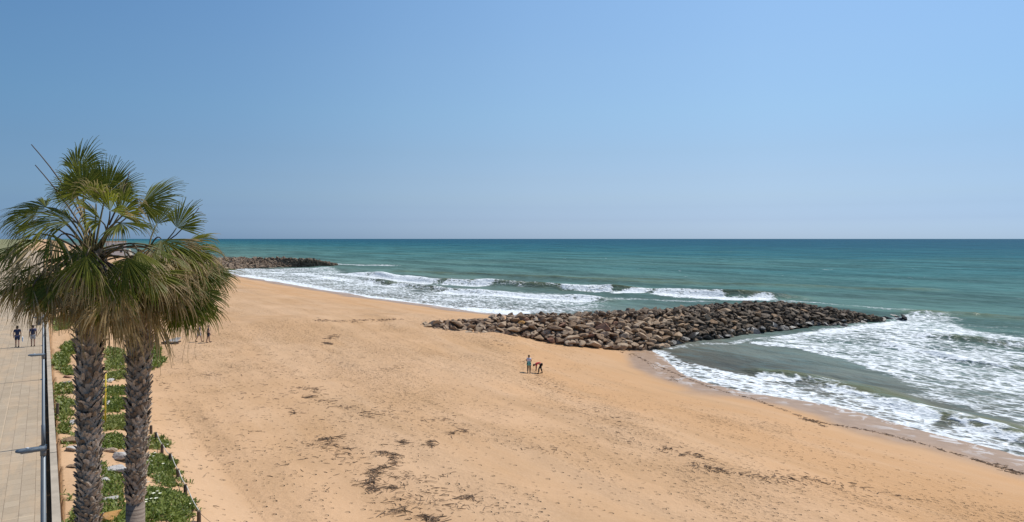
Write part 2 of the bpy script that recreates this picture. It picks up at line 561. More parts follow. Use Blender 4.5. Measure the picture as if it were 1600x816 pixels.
def polyline_dist(x, y, pts):
    """distance to a polyline, and arc position 0..1"""
    best = np.full(x.shape, 1e9); pos = np.zeros(x.shape); sgn = np.zeros(x.shape)
    L = [math.dist(pts[i], pts[i + 1]) for i in range(len(pts) - 1)]
    tot = sum(L); acc = 0
    for i in range(len(pts) - 1):
        ax, ay = pts[i]; bx, by = pts[i + 1]
        dx, dy = bx - ax, by - ay; l2 = dx * dx + dy * dy
        u = np.clip(((x - ax) * dx + (y - ay) * dy) / l2, 0, 1)
        ex = x - ax - u * dx; ey = y - ay - u * dy
        d = np.hypot(ex, ey)
        m = d < best
        best = np.where(m, d, best); pos = np.where(m, (acc + u * L[i]) / tot, pos)
        sgn = np.where(m, np.sign(dx * ey - dy * ex), sgn)
        acc += L[i]
    return best, pos, sgn


def in_poly(x, y, pts):
    ins = np.zeros(x.shape, bool)
    n = len(pts)
    for i in range(n):
        ax, ay = pts[i]; bx, by = pts[(i + 1) % n]
        c = ((ay > y) != (by > y)) & (x < (bx - ax) * (y - ay) / (by - ay + 1e-12) + ax)
        ins ^= c
    return ins


def wpts(pix, z=0.):
    return [P(px, py, z)[:2] for px, py in pix]


x, y, F = polar(-80, 80, 1250, np.concatenate([np.geomspace(7, 420, 760), np.geomspace(430, 12000, 60)]))
z = zsand(x, y)
# scarp eaten into the sand at the breakwater root
me = mesh_np('beach', np.stack([x, y, z], 1), F, True)
d = shore_d(x, y); s_, t_ = ST(x, y)
nz = fbm(x * .15, y * .15, 21, 3)
footd = sstep(15, 24, d + (nz - .5) * 9) * (.12 + 1.25 * fbm(x * .07, y * .07, 31, 4) ** 1.5)
trail, _, _ = polyline_dist(x, y, [tuple(G(*p)[:2]) for p in [(930, 620), (1050, 700), (1130, 740), (1260, 760), (1420, 785), (1600, 810)]])
footd = np.maximum(footd, 1.1 * sstep(3.4, .2, trail + (nz - .5) * 3))
trail2, _, _ = polyline_dist(x, y, [tuple(G(*p)[:2]) for p in [(790, 555), (835, 588), (900, 628), (985, 668), (1080, 760), (1250, 816)]])
footd = np.maximum(footd, 1.0 * sstep(4.5, .5, trail2 + (nz - .5) * 5))
footd = np.maximum(footd, .36 * sstep(8, 14, d))
for px, py, rr in ((1130, 660, 3.), (1210, 668, 2.0), (1155, 684, 1.)):
    g = G(px, py); footd = np.maximum(footd, 1.3 * sstep(rr, rr * .3, np.hypot(x - g.x, (y - g.y) * .8)))
rid = 1 - np.abs(2 * fbm(s_ * .05 + 3, t_ * .16, 37, 3) - 1) * 3.2
rid2 = 1 - np.abs(2 * fbm(s_ * .14 + 9, t_ * .14, 43, 3) - 1) * 3.6
footd = footd * (.5 + 1.05 * np.clip(np.maximum(rid, rid2), 0, 1))
footd = np.where(t_ < 7, footd * .5, footd)
wetd = sstep(7.4, 4.2, d + (fbm(x * .2, y * .2, 41, 3) - .5) * 4.0)
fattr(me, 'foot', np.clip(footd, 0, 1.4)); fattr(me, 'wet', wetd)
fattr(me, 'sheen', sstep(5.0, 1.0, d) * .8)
fattr(me, 'lower', sstep(27, 17, d + (nz - .5) * 8)); fattr(me, 'scrub', sstep(-13, -20, t_ + (nz - .5) * 6))
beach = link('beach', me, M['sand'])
tag(beach, 'golden sand beach with footprints sloping down to the surf', 'beach', kind='structure')

# ================================================================== sea
x, y, F = polar(-66, 66, 1150, np.concatenate([np.geomspace(30, 420, 620), np.geomspace(424, 40000, 150)]))
d = shore_d(x, y)
keep = (d < 9)
F = F[keep[F].any(1)]
e = -d
jx = x + (fbm(x * .16, y * .16, 51, 4) - .5) * 7; jy = y + (fbm(x * .16, y * .16, 61, 4) - .5) * 7
near = np.hypot(x, y) < 520
foam = np.zeros_like(x); zz = np.zeros_like(x); olive = np.zeros_like(x)


def area(pix, dens, soft):
    global foam
    pts = wpts(pix)
    m = near
    dist, _, _ = polyline_dist(jx[m], jy[m], pts + pts[:1])
    sd = np.where(in_poly(jx[m], jy[m], pts), dist, -dist)
    v = dens * sstep(-soft, soft, sd)
    foam[m] = np.maximum(foam[m], v)


def hole(pix, dens, soft):
    global foam
    pts = wpts(pix); m = near
    dist, _, _ = polyline_dist(jx[m], jy[m], pts + pts[:1])
    sd = np.where(in_poly(jx[m], jy[m], pts), dist, -dist)
    w = sstep(-soft, soft, sd)
    foam[m] = foam[m] * (1 - w) + dens * w


def band(pix, dens, wid, warp=.4):
    global foam
    pts = wpts(pix); m = near
    dist, _, _ = polyline_dist(x[m] * (1 - warp) + jx[m] * warp, y[m] * (1 - warp) + jy[m] * warp, pts)
    foam[m] = np.maximum(foam[m], dens * sstep(wid, wid * .35, dist))


def breaker(pix, A, w_off, w_sh, mod=.5, ol=1.):
    """ridge of a wave: gentle seaward back, steep shoreward face"""
    global zz, olive
    pts = wpts(pix); m = near
    wx = x[m] + (fbm(x[m] * .07, y[m] * .07, 71, 2) - .5) * 5; wy = y[m] + (fbm(x[m] * .07, y[m] * .07, 77, 2) - .5) * 5
    dist, pos, sg = polyline_dist(wx, wy, pts)
    # photo lines run left to right: the shore lies to the right of travel (negative side)
    c = dist * sg
    h = np.where(c > 0, np.exp(-(c / w_off) ** 2), np.exp(-(c / w_sh) ** 2))
    h = h * A * (1 - mod + mod * 2 * fbm(pos * 14, pos * 0, 81, 2)) * np.clip(np.minimum(pos, 1 - pos) * 12, 0, 1)
    zz[m] += h
    olive[m] = np.maximum(olive[m], ol * np.where(c > 0, np.exp(-(c / w_off) ** 2), np.exp(-(c / (w_sh * 1.4)) ** 2)) * np.clip(np.minimum(pos, 1 - pos) * 12, 0, 1))


# cove beyond the near breakwater
area([(346, 424), (372, 419), (430, 420), (520, 417), (545, 428), (600, 432), (650, 441), (690, 450), (740, 455), (800, 461), (880, 466), (960, 470),
      (940, 485), (860, 491), (770, 494), (700, 487), (600, 473), (520, 460), (430, 445), (370, 434)], .56, 4.)
band([(540, 428), (600, 434), (674, 443)], 1.0, 7.)
band([(708, 445), (735, 447), (765, 446)], 1.0, 5.)
band([(700, 458), (760, 461), (830, 465), (910, 470)], 1.0, 6.)
band([(888, 454), (915, 455), (945, 456)], 1., 3.2); band([(968, 458), (1008, 458)], 1., 4.)
band([(1034, 460), (1070, 463), (1118, 465)], 1.05, 5.); band([(1138, 467), (1165, 468), (1190, 468)], 1.05, 4.)
band([(1200, 470), (1280, 473), (1420, 486)], .45, 3.5)
band([(765, 446), (830, 450), (888, 454)], .42, 3.)
band([(674, 444), (710, 445)], .6, 3.)
band([(620, 448), (720, 452), (820, 458), (960, 466), (1100, 472)], .52, 4.)
band([(400, 425), (470, 428), (560, 441), (640, 450)], .8, 6.)
band([(380, 431), (440, 441), (520, 456), (600, 469), (690, 482), (800, 489)], 1.0, 6.)
hole([(560, 434), (590, 437), (640, 446), (600, 446)], .3, 3.)
hole([(640, 447), (690, 455), (690, 459), (640, 455)], .42, 3.)
band([(520, 413), (560, 413.8), (610, 415)], .62, 8.); band([(330, 397), (380, 398)], .8, 14.)
band([(330, 404), (395, 405)], .6, 9.)
breaker([(540, 428), (600, 433), (674, 443), (765, 446), (880, 453), (1000, 457), (1110, 463), (1187, 466), (1290, 470)], 1.55, 5., 1.5)
breaker([(560, 437), (690, 455), (760, 460), (900, 469), (980, 474)], .9, 4., 1.5)
breaker([(600, 424), (760, 430), (900, 436), (1100, 440)], .5, 7., 3.5, .8, .7)
breaker([(900, 438), (1050, 443), (1300, 450), (1500, 455)], .45, 7., 3.5, .8, .6)
# bay on this side
area([(1215, 523), (1290, 514), (1390, 502), (1412, 491), (1500, 493), (1512, 507), (1560, 522), (1600, 528), (1750, 545), (2000, 570), (2000, 820), (1750, 720),
      (1600, 676), (1540, 655), (1480, 632), (1430, 607), (1385, 583), (1300, 556), (1250, 545), (1180, 535)], .64, 2.5)
band([(1370, 533), (1440, 550), (1500, 564), (1600, 577), (1800, 600)], .85, 2.0)
band([(1215, 527), (1260, 522), (1330, 515), (1400, 505)], .85, 2.2)
band([(1180, 537), (1260, 545), (1330, 560), (1400, 585)], .75, 2.)
band([(1050, 545), (1110, 539), (1200, 527)], .55, 1.2)
hole([(1500, 503), (1600, 508), (1750, 520), (1750, 540), (1600, 528), (1540, 520)], .22, 2.)
hole([(1440, 520), (1520, 527), (1600, 540), (1600, 550), (1500, 538)], .42, 2.)
hole([(1460, 590), (1600, 620), (1600, 650), (1500, 625)], .50, 2.)
area([(1022, 545), (1060, 565), (1110, 575), (1195, 590), (1260, 598), (1322, 612), (1412, 640), (1487, 660), (1562, 676), (1620, 694), (1800, 760),
      (1800, 830), (1600, 745), (1450, 697), (1375, 672), (1262, 640), (1187, 630), (1112, 616), (1060, 590), (1020, 560)], .66, 1.0)
band([(1195, 590), (1322, 614), (1412, 648), (1487, 670), (1562, 686), (1600, 700), (1750, 750)], .9, 1.3)
band([(1022, 552), (1067, 585), (1112, 607), (1187, 621), (1262, 632), (1375, 664), (1450, 686), (1600, 727), (1750, 775)], .80, 1.5)
hole([(1425, 653), (1450, 655), (1500, 675), (1470, 672)], .28, .5)
hole([(1520, 684), (1560, 688), (1620, 708), (1580, 704)], .3, .5)
hole([(1230, 600), (1260, 601), (1290, 612), (1250, 608)], .35, .5)
breaker([(1150, 577), (1195, 587), (1260, 596), (1322, 610), (1412, 640), (1487, 660), (1562, 676), (1620, 696), (1800, 760)], .55, 2.2, .8)
breaker([(1370, 533), (1440, 550), (1500, 564), (1600, 577), (1800, 600)], .45, 2.5, 1.2, .5, .25)
breaker([(1400, 488), (1500, 493), (1600, 500), (1750, 510)], .55, 4., 2., .6, .8)
breaker([(1430, 525), (1480, 530), (1550, 536), (1640, 543)], .5, 2.5, 1.2, .6, .9)
# thin sheet of water running up the sand
foam = np.maximum(foam, .62 * sstep(2.5, .3, np.abs(e - .6)) * near)
foam = np.maximum(foam, .5 * sstep(16, 3, e) * near * (ST(x, y)[0] > 100))
foam[near] *= .58 + .76 * fbm(x[near] * .16, y[near] * .16, 91, 4)
ph = x * NX + y * NY
amp = .10 * np.clip(e / 12, .15, 1) * np.clip(450 / np.hypot(x, y), 0, 1)
zz = zz * np.clip((e + .2) / 3., 0, 1) + amp * (2 * fbm(x * .22, y * .30, 101, 3) - 1) * 1.6 + .14 * np.clip(e / 40, 0, 1) * np.sin(ph * .33 + 3 * fbm(x * .02, y * .02, 111, 2) * 6) * near
zz = np.where(e < 0, zz * .3, zz)
K = np.array([-10, 0, 8, 25, 60, 130, 280, 520, 1200, 4000, 40000.])
TI = np.array([(.205, .165, .115), (.195, .170, .128), (.17, .170, .140), (.14, .175, .150), (.115, .195, .162), (.08, .18, .162),
               (.05, .168, .172), (.016, .125, .16), (.003, .09, .15), (.002, .078, .15), (.02, .095, .19)])  # last stop paler: horizon haze put into the water tint
ee = e + (fbm(x * .008, y * .02, 121, 3) - .5) * np.clip(e, 0, 600) * 1.1
ee = np.clip(ee, -10, 40000)
tint = np.stack([np.interp(ee, K, TI[:, k]) for k in range(3)], 1)
ol = np.clip(olive, 0, 1)[:, None] * .75
tint = tint * (1 - ol) + np.array([[.125, .125, .042]]) * ol
me = mesh_np('sea', np.stack([x, y, zz], 1), F, True)
fattr(me, 'foam', np.clip(foam, 0, 1.2)); cattr(me, 'tint', tint)
fattr(me, 'far', sstep(60, 150, e) * sstep(2500, 900, e))
sea = link('sea', me, M['sea'])
tag(sea, 'green sea with white surf rolling to the beach', 'sea', kind='structure')

# ================================================================== promenade and kerb
PZ = 5.75
prom_rot = math.atan2(UY, UX)
mb = MB(); mb.box((240, 6.85, -.2), (760, 13.5, .4))     # local x along the coast
pr = mb.build('promenade', M['paving']); pr.rotation_euler = (0, 0, prom_rot)
pr.location = (XY(0, .2)[0], XY(0, .2)[1], PZ)
tag(pr, 'pale paved promenade running along the beach', 'promenade', kind='structure')
mb = MB()
nseg = 190
for k in range(nseg):
    s0 = -60 + k * 3.2
    L = 3.185
    mb.box((s0 + L / 2, 0, -.08 + rnd.uniform(-.012, .012)), (L, .22 + rnd.uniform(-.01, .01), .62))
kb = mb.build('kerb', M['kerb']); kb.rotation_euler = (0, 0, prom_rot)
kb.location = (XY(0, .34)[0], XY(0, .34)[1], PZ)
tag(kb, 'low pale concrete kerb between promenade and sand', 'kerb', kind='structure')


# ================================================================== boulders
def icosphere(sub):
    bm = bmesh.new(); bmesh.ops.create_icosphere(bm, subdivisions=sub, radius=1.)
    V = np.array([v.co[:] for v in bm.verts]); Fc = np.array([[v.index for v in f.verts] for f in bm.faces])
    bm.free(); return V, Fc


IV, IF = icosphere(3)


def rock_shape(seed, sub=3):
    r = np.random.default_rng(seed)
    V = (IV if sub == 3 else IV2).copy()
    for k in range(10):
        nrm = r.normal(size=3); nrm /= np.linalg.norm(nrm)
        h = r.uniform(.30, .68)
        dd = V @ nrm - h
        V = V - np.clip(dd, 0, None)[:, None] * nrm * .93
    V += r.normal(size=V.shape) * .012
    V *= np.array([1.2, .98, .56]) * r.uniform(.9, 1.12, 3)
    V -= (V.max(0) + V.min(0)) / 2
    return V / (np.ptp(V, 0).max() / 2)


IV2, IF2 = icosphere(2)
ROCKS = [rock_shape(100 + k) for k in range(14)]
ROCKS2 = [rock_shape(300 + k, 2) for k in range(10)]
rock_me = {}


def rock_mesh(k, matname):
    if (k, matname) not in rock_me:
        me = mesh_np('boulder', ROCKS[k], IF, False)
        me.materials.append(M[matname]); rock_me[(k, matname)] = me
    return rock_me[(k, matname)]


TOE = [(657, 509, 3.4), (700, 524, 2.5), (740, 527, 2.3), (830, 527, 1.9), (890, 537, 1.5), (960, 543, .9), (1010, 545, .4), (1060, 537, .05), (1130, 528, 0),
       (1200, 518, 0), (1250, 514, 0), (1330, 507, 0), (1382, 502, 0)]
CREST = [(664, 505, 3.65), (694, 503, 3.85), (760, 500, 3.95), (850, 496, 4.15), (950, 492, 4.3), (1050, 486, 4.15), (1130, 481, 3.8), (1200, 476.5, 3.5), (1255, 476, 3.2),
         (1300, 484, 2.4), (1345, 490.5, 1.5), (1376, 497, .7)]


def curve_of(rows, n):
    W = np.array([P(a, b, c) for a, b, c in rows])
    L = np.concatenate([[0], np.cumsum(np.linalg.norm(np.diff(W[:, :2], axis=0), axis=1))])
    u = np.linspace(0, L[-1], n)
    return np.stack([np.interp(u, L, W[:, k]) for k in range(3)], 1)


NJ = 160
toe = curve_of(TOE, NJ); crest = curve_of(CREST, NJ)
axis = crest[-20, :2] - crest[20, :2]; axis /= np.linalg.norm(axis)
bk = np.array([-axis[1], axis[0]])          # away from the viewer
taper = np.clip((np.arange(NJ) / NJ) * 0 + 1, 0, 1)
back = crest.copy(); back[:, :2] += bk * 4.2; back[:, 2] += -.1
btoe = back.copy(); btoe[:, :2] += bk * 6.5
btoe[:, 2] = np.minimum(zsand(btoe[:, 0], btoe[:, 1]), back[:, 2] - .3)
RINGS = [toe + np.array([0, -.3, -.8]), toe, crest, back, btoe, btoe + np.array([0, 0, -1.2])]


def jetty_pt(i, v):
    """i 0..1 along, v 0..1 front face, 1..2 top, 2..3 back"""
    f = np.clip(i, 0, 1) * (NJ - 1); k = int(min(f, NJ - 2)); w = f - k
    seg = [toe, crest, back, btoe]
    j = int(min(v, 2.999)); u = v - j
    a = seg[j][k] * (1 - w) + seg[j][k + 1] * w; b = seg[j + 1][k] * (1 - w) + seg[j + 1][k + 1] * w
    return a * (1 - u) + b * u


V = []; Fq = []; nr = 26
for i in range(NJ):
    for j in range(nr):
        v = 3. * j / (nr - 1); p = jetty_pt(i / (NJ - 1), v).copy()
        p[2] -= .45 + (.4 if j in (0, nr - 1) else 0)
        p += (rng.random(3) - .5) * np.array([.5, .5, .6])
        V.append(p)
core = MB()
core.add(V, [(i * nr + j, (i + 1) * nr + j, (i + 1) * nr + j + 1, i * nr + j + 1) for i in range(NJ - 1) for j in range(nr - 1)],
         [0.0] * len(V), [min(1, max(0, (p[0] - 8) / 22)) for p in V])
# candidate boulders: dart throwing on the face
cand = []


def throw(n, v0, v1, i0=0., i1=1., big=1.):
    for _ in range(n):
        i = rnd.uniform(i0, i1); v = rnd.uniform(v0, v1)
        p = jetty_pt(i, v)
        if i < .12 and v > .75: continue
        r = rnd.choice([.44, .52, .58, .66, .76, .92]) * rnd.uniform(.9, 1.1) * big * (1.0 if i < .5 else .92)
        ok = True
        for q, rq, _, _ in cand:
            if abs(q[0] - p[0]) < 3 and (q[0] - p[0]) ** 2 + (q[1] - p[1]) ** 2 * .8 + (q[2] - p[2]) ** 2 < (.60 * (r + rq)) ** 2:
                ok = False; break
        if ok: cand.append((p, r, i, v))


throw(16, .02, .35, .38, .5, 1.35)
throw(6400, -.0, 1.12)
throw(500, 1.1, 1.8, .12, 1., .75)
throw(500, 1.8, 2.9, .5)
# fill-in small ones
ncut = len(cand)
SMALL = []
for _ in range(600):
    i = rnd.random(); v = rnd.uniform(0, 1.3)
    p = jetty_pt(i, v); SMALL.append((p, rnd.uniform(.25, .5), i, v))


def px_of(p):
    return 800 + p[0] / p[1] * FPX, HOR + (CAM_Z - p[2]) / p[1] * FPX


vis = [c_ for c_ in cand if c_[3] < 1.15]
vis.sort(key=lambda c_: -c_[1] / c_[0][1])
chosen = vis[:286]
rest = [c_ for c_ in cand if not any(c_ is k for k in chosen)]
chosen.sort(key=lambda c_: c_[2])
n_or = 0
GROUP = 'boulders heaped into the near breakwater'
COLW = {'rock_pale': 'pale beige-grey', 'rock_brown': 'brown', 'rock_red': 'reddish-brown', 'rock_orange': 'orange', 'rock_dark': 'dark brown', 'rock_wet': 'wet blackish'}
for p, r, i, v in chosen:
    q = rnd.random()
    if p[2] < .8 and i > .42: mat = 'rock_wet'
    elif i < .46:
        mat = 'rock_pale' if q < .56 else ('rock_brown' if q < .92 else 'rock_red')
        if mat == 'rock_red' and not (.08 < i < .34): mat = 'rock_brown'
    elif i < .62: mat = 'rock_pale' if q < .22 else ('rock_brown' if q < .6 else 'rock_dark')
    else: mat = 'rock_brown' if q < .18 else ('rock_pale' if q < .22 else 'rock_dark')
    X, Y = px_of(p)
    if n_or == 0 and abs(X - 822) < 14 and abs(Y - 509) < 7: mat = 'rock_orange'; n_or = 1
    o = link('boulder', rock_mesh(rnd.randrange(14), mat))
    o.location = (p[0], p[1], p[2] + r * rnd.uniform(-.05, .18) - (r * .55 if v > .78 else 0))
    o.scale = (r * rnd.uniform(.95, 1.15), r * rnd.uniform(.9, 1.1), r * rnd.uniform(.85, 1.15))
    o.rotation_euler = (rnd.uniform(-.1, .6), rnd.uniform(-.35, .35), rnd.uniform(-.7, .7) + rnd.choice((0, math.pi)))
    row = 'in the foot row' if v < .3 else ('on mid slope' if v < .7 else 'along the crest')
    part = 'sandy root' if i < .17 else ('middle stretch' if i < .46 else ('surf-washed stretch' if i < .72 else 'seaward end'))
    if mat == 'rock_orange': lab = 'orange boulder, the only one so bright among the grey ones of the near breakwater'
    else: lab = '%s boulder %s, %s of the near breakwater' % (COLW[mat], row, part)
    tag(o, lab, 'boulder', GROUP)
# lone boulders off the tip
for px, py, r, lab in ((1405, 499, .75, 'low black boulder last in the row touching the tip of the near breakwater'),
                       (1398, 494, .7, 'small black boulder at the tip of the near breakwater with foam round it'),
                       (1386, 497.5, .8, 'squat wet boulder at the tip of the near breakwater, just short of the last one'),
                       (1349, 505, .8, 'lone black boulder awash just off the seaward foot of the near breakwater'),
                       (1318, 509, .75, 'flat black rock awash in foam below the seaward foot of the near breakwater')):
    w = P(px, py, .1)
    o = link('boulder', rock_mesh(rnd.randrange(14), 'rock_wet')); o.location = (w[0], w[1], .15)
    o.scale = (r * 1.3, r, r * .9); o.rotation_euler = (.2, -.2, rnd.uniform(0, 6)); tag(o, lab, 'boulder', GROUP)
w = P(1411, 499, .2)
o = link('boulder', rock_mesh(3, 'rock_wet')); o.location = (w[0] + .3, w[1], .45); o.scale = (1.0, .8, 1.0); o.rotation_euler = (.1, .7, .4)
tag(o, 'pointed black boulder standing alone in foam beyond the tip of the near breakwater', 'boulder', GROUP)


def stuff_rocks(mbld, items, dark):
    for p, r, i, v in items:
        S = ROCKS2[rnd.randrange(10)]
        m = np.array(Euler((rnd.uniform(-.6, .6), rnd.uniform(-.6, .6), rnd.uniform(0, 6.28))).to_matrix())
        W = (S * r * np.array([1.05, 1., .95])) @ m.T + np.array(p) + np.array([0, 0, r * .05])
        mbld.add(W.tolist(), IF2.tolist(), rnd.random(), dark(p, i))


stuff_rocks(core, rest + SMALL, lambda p, i: min(1, max(0, (p[0] - 8) / 22)))
# a line of stones scattered on the sand behind the crest
o = core.build('breakwater_rubble', M['rubble'], attrs=('tone', 'dark'))
tag(o, 'small brown stones filling the gaps of the near breakwater', 'rubble', kind='stuff')

# far breakwater -----------------------------------------------------
FT = [(300, 421, .6), (345, 420.5, .5), (380, 419, .2), (440, 418, 0), (490, 416.5, 0), (528, 414.5, 0)]
FC = [(300, 404, 4.2), (345, 404.5, 4.2), (400, 405, 4.2), (450, 405, 4.1), (485, 406, 3.6), (505, 409.5, 2.2), (522, 413, .6)]
ft = curve_of(FT, 80); fc = curve_of(FC, 80)
far_ = MB(); V = []
for k in range(80):
    for u in np.linspace(0, 1, 6): V.append(ft[k] * (1 - u) + fc[k] * u - np.array([0, 0, .5]))
    V.append(fc[k] + np.array([1, 5, -.5])); V.append(fc[k] + np.array([2, 14, -5]))
far_.add(V, [(i * 8 + j, (i + 1) * 8 + j, (i + 1) * 8 + j + 1, i * 8 + j + 1) for i in range(79) for j in range(7)], 0., .6)
its = []
for _ in range(1500):
    f = rnd.random() * 78.9; k = int(f); w = f - k; u = rnd.uniform(-.03, 1.08)
    p = (ft[k] * (1 - w) + ft[k + 1] * w) * (1 - u) + (fc[k] * (1 - w) + fc[k + 1] * w) * u
    its.append((p, rnd.uniform(.6, 1.25), f / 79, u))
stuff_rocks(far_, its, lambda p, i: min(.85, max(.25, .2 + i * .8)))
o = far_.build('far_breakwater', M['rubble'], attrs=('tone', 'dark'))
tag(o, 'far breakwater of dark heaped boulders at the end of the cove', 'breakwater', kind='stuff')


# ================================================================== palms
DOWN = Vector((0, 0, -1))


def trunk_part(palm, z0, z1, r_of, lean, boots_from):
    """tapered stem with the criss-cross of old leaf bases above boots_from"""
    mb = MB()
    n = 20; rows = 60; vs = []; fs = []
    for k in range(rows + 1):
        zz_ = z0 + (z1 - z0) * k / rows; r = r_of(zz_); cx, cy = lean(zz_)
        for j in range(n):
            a = 2 * math.pi * j / n
            q = r * (1 + .02 * math.sin(3 * a + zz_ * 2))
            vs.append((cx + math.cos(a) * q, cy + math.sin(a) * q, zz_))
    for k in range(rows):
        for j in range(n): fs.append((k * n + j, k * n + (j + 1) % n, (k + 1) * n + (j + 1) % n, (k + 1) * n + j))
    mb.add(vs, fs, .4, 0.)
    zz_ = boots_from; row = 0
    while zz_ < z1:
        r = r_of(zz_); cx, cy = lean(zz_)
        nb = 9
        for j in range(nb):
            if rnd.random() < .04: continue
            a = 2 * math.pi * (j + .5 * (row % 2)) / nb + rnd.uniform(-.09, .09)
            o = Vector((math.cos(a), math.sin(a), 0)); sd = Vector((-o.y, o.x, 0))
            tn = min(1, max(0, rnd.gauss(.5, .27)))
            fringe = 1.0 + .5 * max(0, (zz_ - z1 + 3.5) / 3.5)
            for slant in ((-1, 1) if rnd.random() < .75 else (rnd.choice((-1, 1)),)):
                L = rnd.uniform(.15, .27) * fringe; w = rnd.uniform(.045, .08); out = rnd.uniform(.03, .115) * fringe; sl = slant * rnd.uniform(.2, .75)
                b0 = Vector((cx, cy, zz_ + rnd.uniform(-.02, .02))) + o * (r - .012) + sd * (-slant * .05)
                pts = []
                for u, ww in ((0, 1.15), (.4, 1.), (.8, .72), (1., .42)):
                    p = b0 + Vector((0, 0, 1)) * L * u * .92 + sd * sl * L * u + o * out * (u ** 1.5)
                    pts.append((p, w * ww))
                q = []
                for p, ww in pts:
                    q += [p - sd * ww, p + o * .022, p + sd * ww, p - o * .012]
                f2 = []
                for i in range(3):
                    b = i * 4
                    for e_ in range(4): f2.append((b + e_, b + (e_ + 1) % 4, b + 4 + (e_ + 1) % 4, b + 4 + e_))
                f2.append((12, 13, 14, 15))
                mb.add(q, f2, min(1, max(0, tn + rnd.uniform(-.12, .12))), 1.)
        zz_ += rnd.uniform(.088, .108); row += 1
    return mb


def wavy(n, period):
    """n random values 0..1 that neighbours share"""
    k = int(n / period) + 3; a = [rnd.random() for _ in range(k)]; out = []; o = rnd.random()
    for i in range(n):
        u = i / period + o; q = int(u); w = u - q; w = w * w * (3 - 2 * w)
        out.append(a[q] * (1 - w) + a[q + 1] * w)
    return out


def blade(H, f, n, Rr, span, dry, droop, nseg=30, dead=False, tone=.5, cup=.15):
    mb = MB()
    f = f.normalized(); n = (n - f * n.dot(f)).normalized(); sd = f.cross(n).normalized()
    dth = span / nseg
    FR = (.03, .25, .44, .60, .70, .80, .90, 1.0)
    WD = (0, 0, 0, 0, .64, .42, .27, .12)
    g1, g2, g3, g4, g5 = (wavy(nseg, p_) for p_ in (3.2, 2.5, 2.2, 3.0, 3.5))
    for i in range(nseg):
        th = -span / 2 + dth * (i + .5) + (g3[i] - .5) * 2.4 * dth * (.25 + dry) + rnd.uniform(-.2, .2) * dth
        L = Rr * (.70 + .30 * math.cos(th * .62)) * (.90 + .18 * g2[i]) * rnd.uniform(.95, 1.05)
        stretch = 1.0
        if dry > .3 and rnd.random() < .25: stretch = rnd.uniform(1.05, 1.35)
        if g4[i] > (.985 - .25 * dry) or (dead and rnd.random() < .12): continue
        d = (f * math.cos(th) + sd * math.sin(th) - n * cup * abs(math.sin(th)) ** 1.5 + n * rnd.uniform(-.04, .04) * (1 + 2 * dry)).normalized()
        p = H.copy(); prev = 0; vs = []; dv = []
        k_ = droop * (.30 + 1.5 * g1[i] ** 1.5) * rnd.uniform(.75, 1.25)
        kink = rnd.uniform(.58, .8) if rnd.random() < (.05 + .28 * dry) else 9
        wob = Vector((rnd.uniform(-1, 1), rnd.uniform(-1, 1), rnd.uniform(-.4, .4))) * (.08 + .26 * dry)
        st = 1.0 - .74 * dry + (g5[i] - .5) * (.25 + .6 * dry)
        for fr in FR:
            ln = L * fr * (1 if fr < .6 else stretch ** ((fr - .6) / .4))
            stp = ln - prev; prev = ln
            bend = k_ * max(0, fr - (.50 if not dead else .2)) * 3.2
            if fr > kink: bend += 3.0; kink = 9
            curl = DOWN * (2.2 + 2.5 * g1[i]) * max(0, fr - .72) + wob * 5. * max(0, fr - .66)
            d = (d + (DOWN * bend + wob * max(0, fr - .4) * 1.6 + curl) * (stp / Rr) * 1.3).normalized()
            p = p + d * stp
            across = n.cross(d)
            across = across.normalized() if across.length > 1e-4 else sd
            nn = d.cross(across).normalized()
            if nn.dot(n) < 0: nn = -nn
            if fr <= .60: w = L * fr * dth * .58
            else: w = max(.0042, L * .60 * dth * .58 * WD[FR.index(fr)])
            if dead: w *= .8
            vs += [p - across * w, p + nn * w * .6, p + across * w]
            x_ = 1.0 if dead else min(1, max(0, (fr - st) / .2))
            dv += [x_] * 3
        fs = []
        for k in range(len(FR) - 1):
            b = k * 3
            fs += [(b, b + 1, b + 4, b + 3), (b + 1, b + 2, b + 5, b + 4)]
        tn = min(1, max(0, tone + (g2[i] - .5) * .4 + rnd.uniform(-.22, .22)))
        mb.add(vs, fs, dv, tn)
    return mb


def petiole(A, a_dir, H, f, dry, r0=.026, r1=.012):
    mb = MB(); L = (H - A).length
    c1 = A + a_dir.normalized() * L * .4; c2 = H - f.normalized() * L * .3
    pts = []
    for k in range(9):
        u = k / 8
        pts.append(A * (1 - u) ** 3 + c1 * 3 * u * (1 - u) ** 2 + c2 * 3 * u * u * (1 - u) + H * u ** 3)
    mb.tube(pts, [r0 + (r1 - r0) * k / 8 for k in range(9)], 5, dry, .5)
    return mb


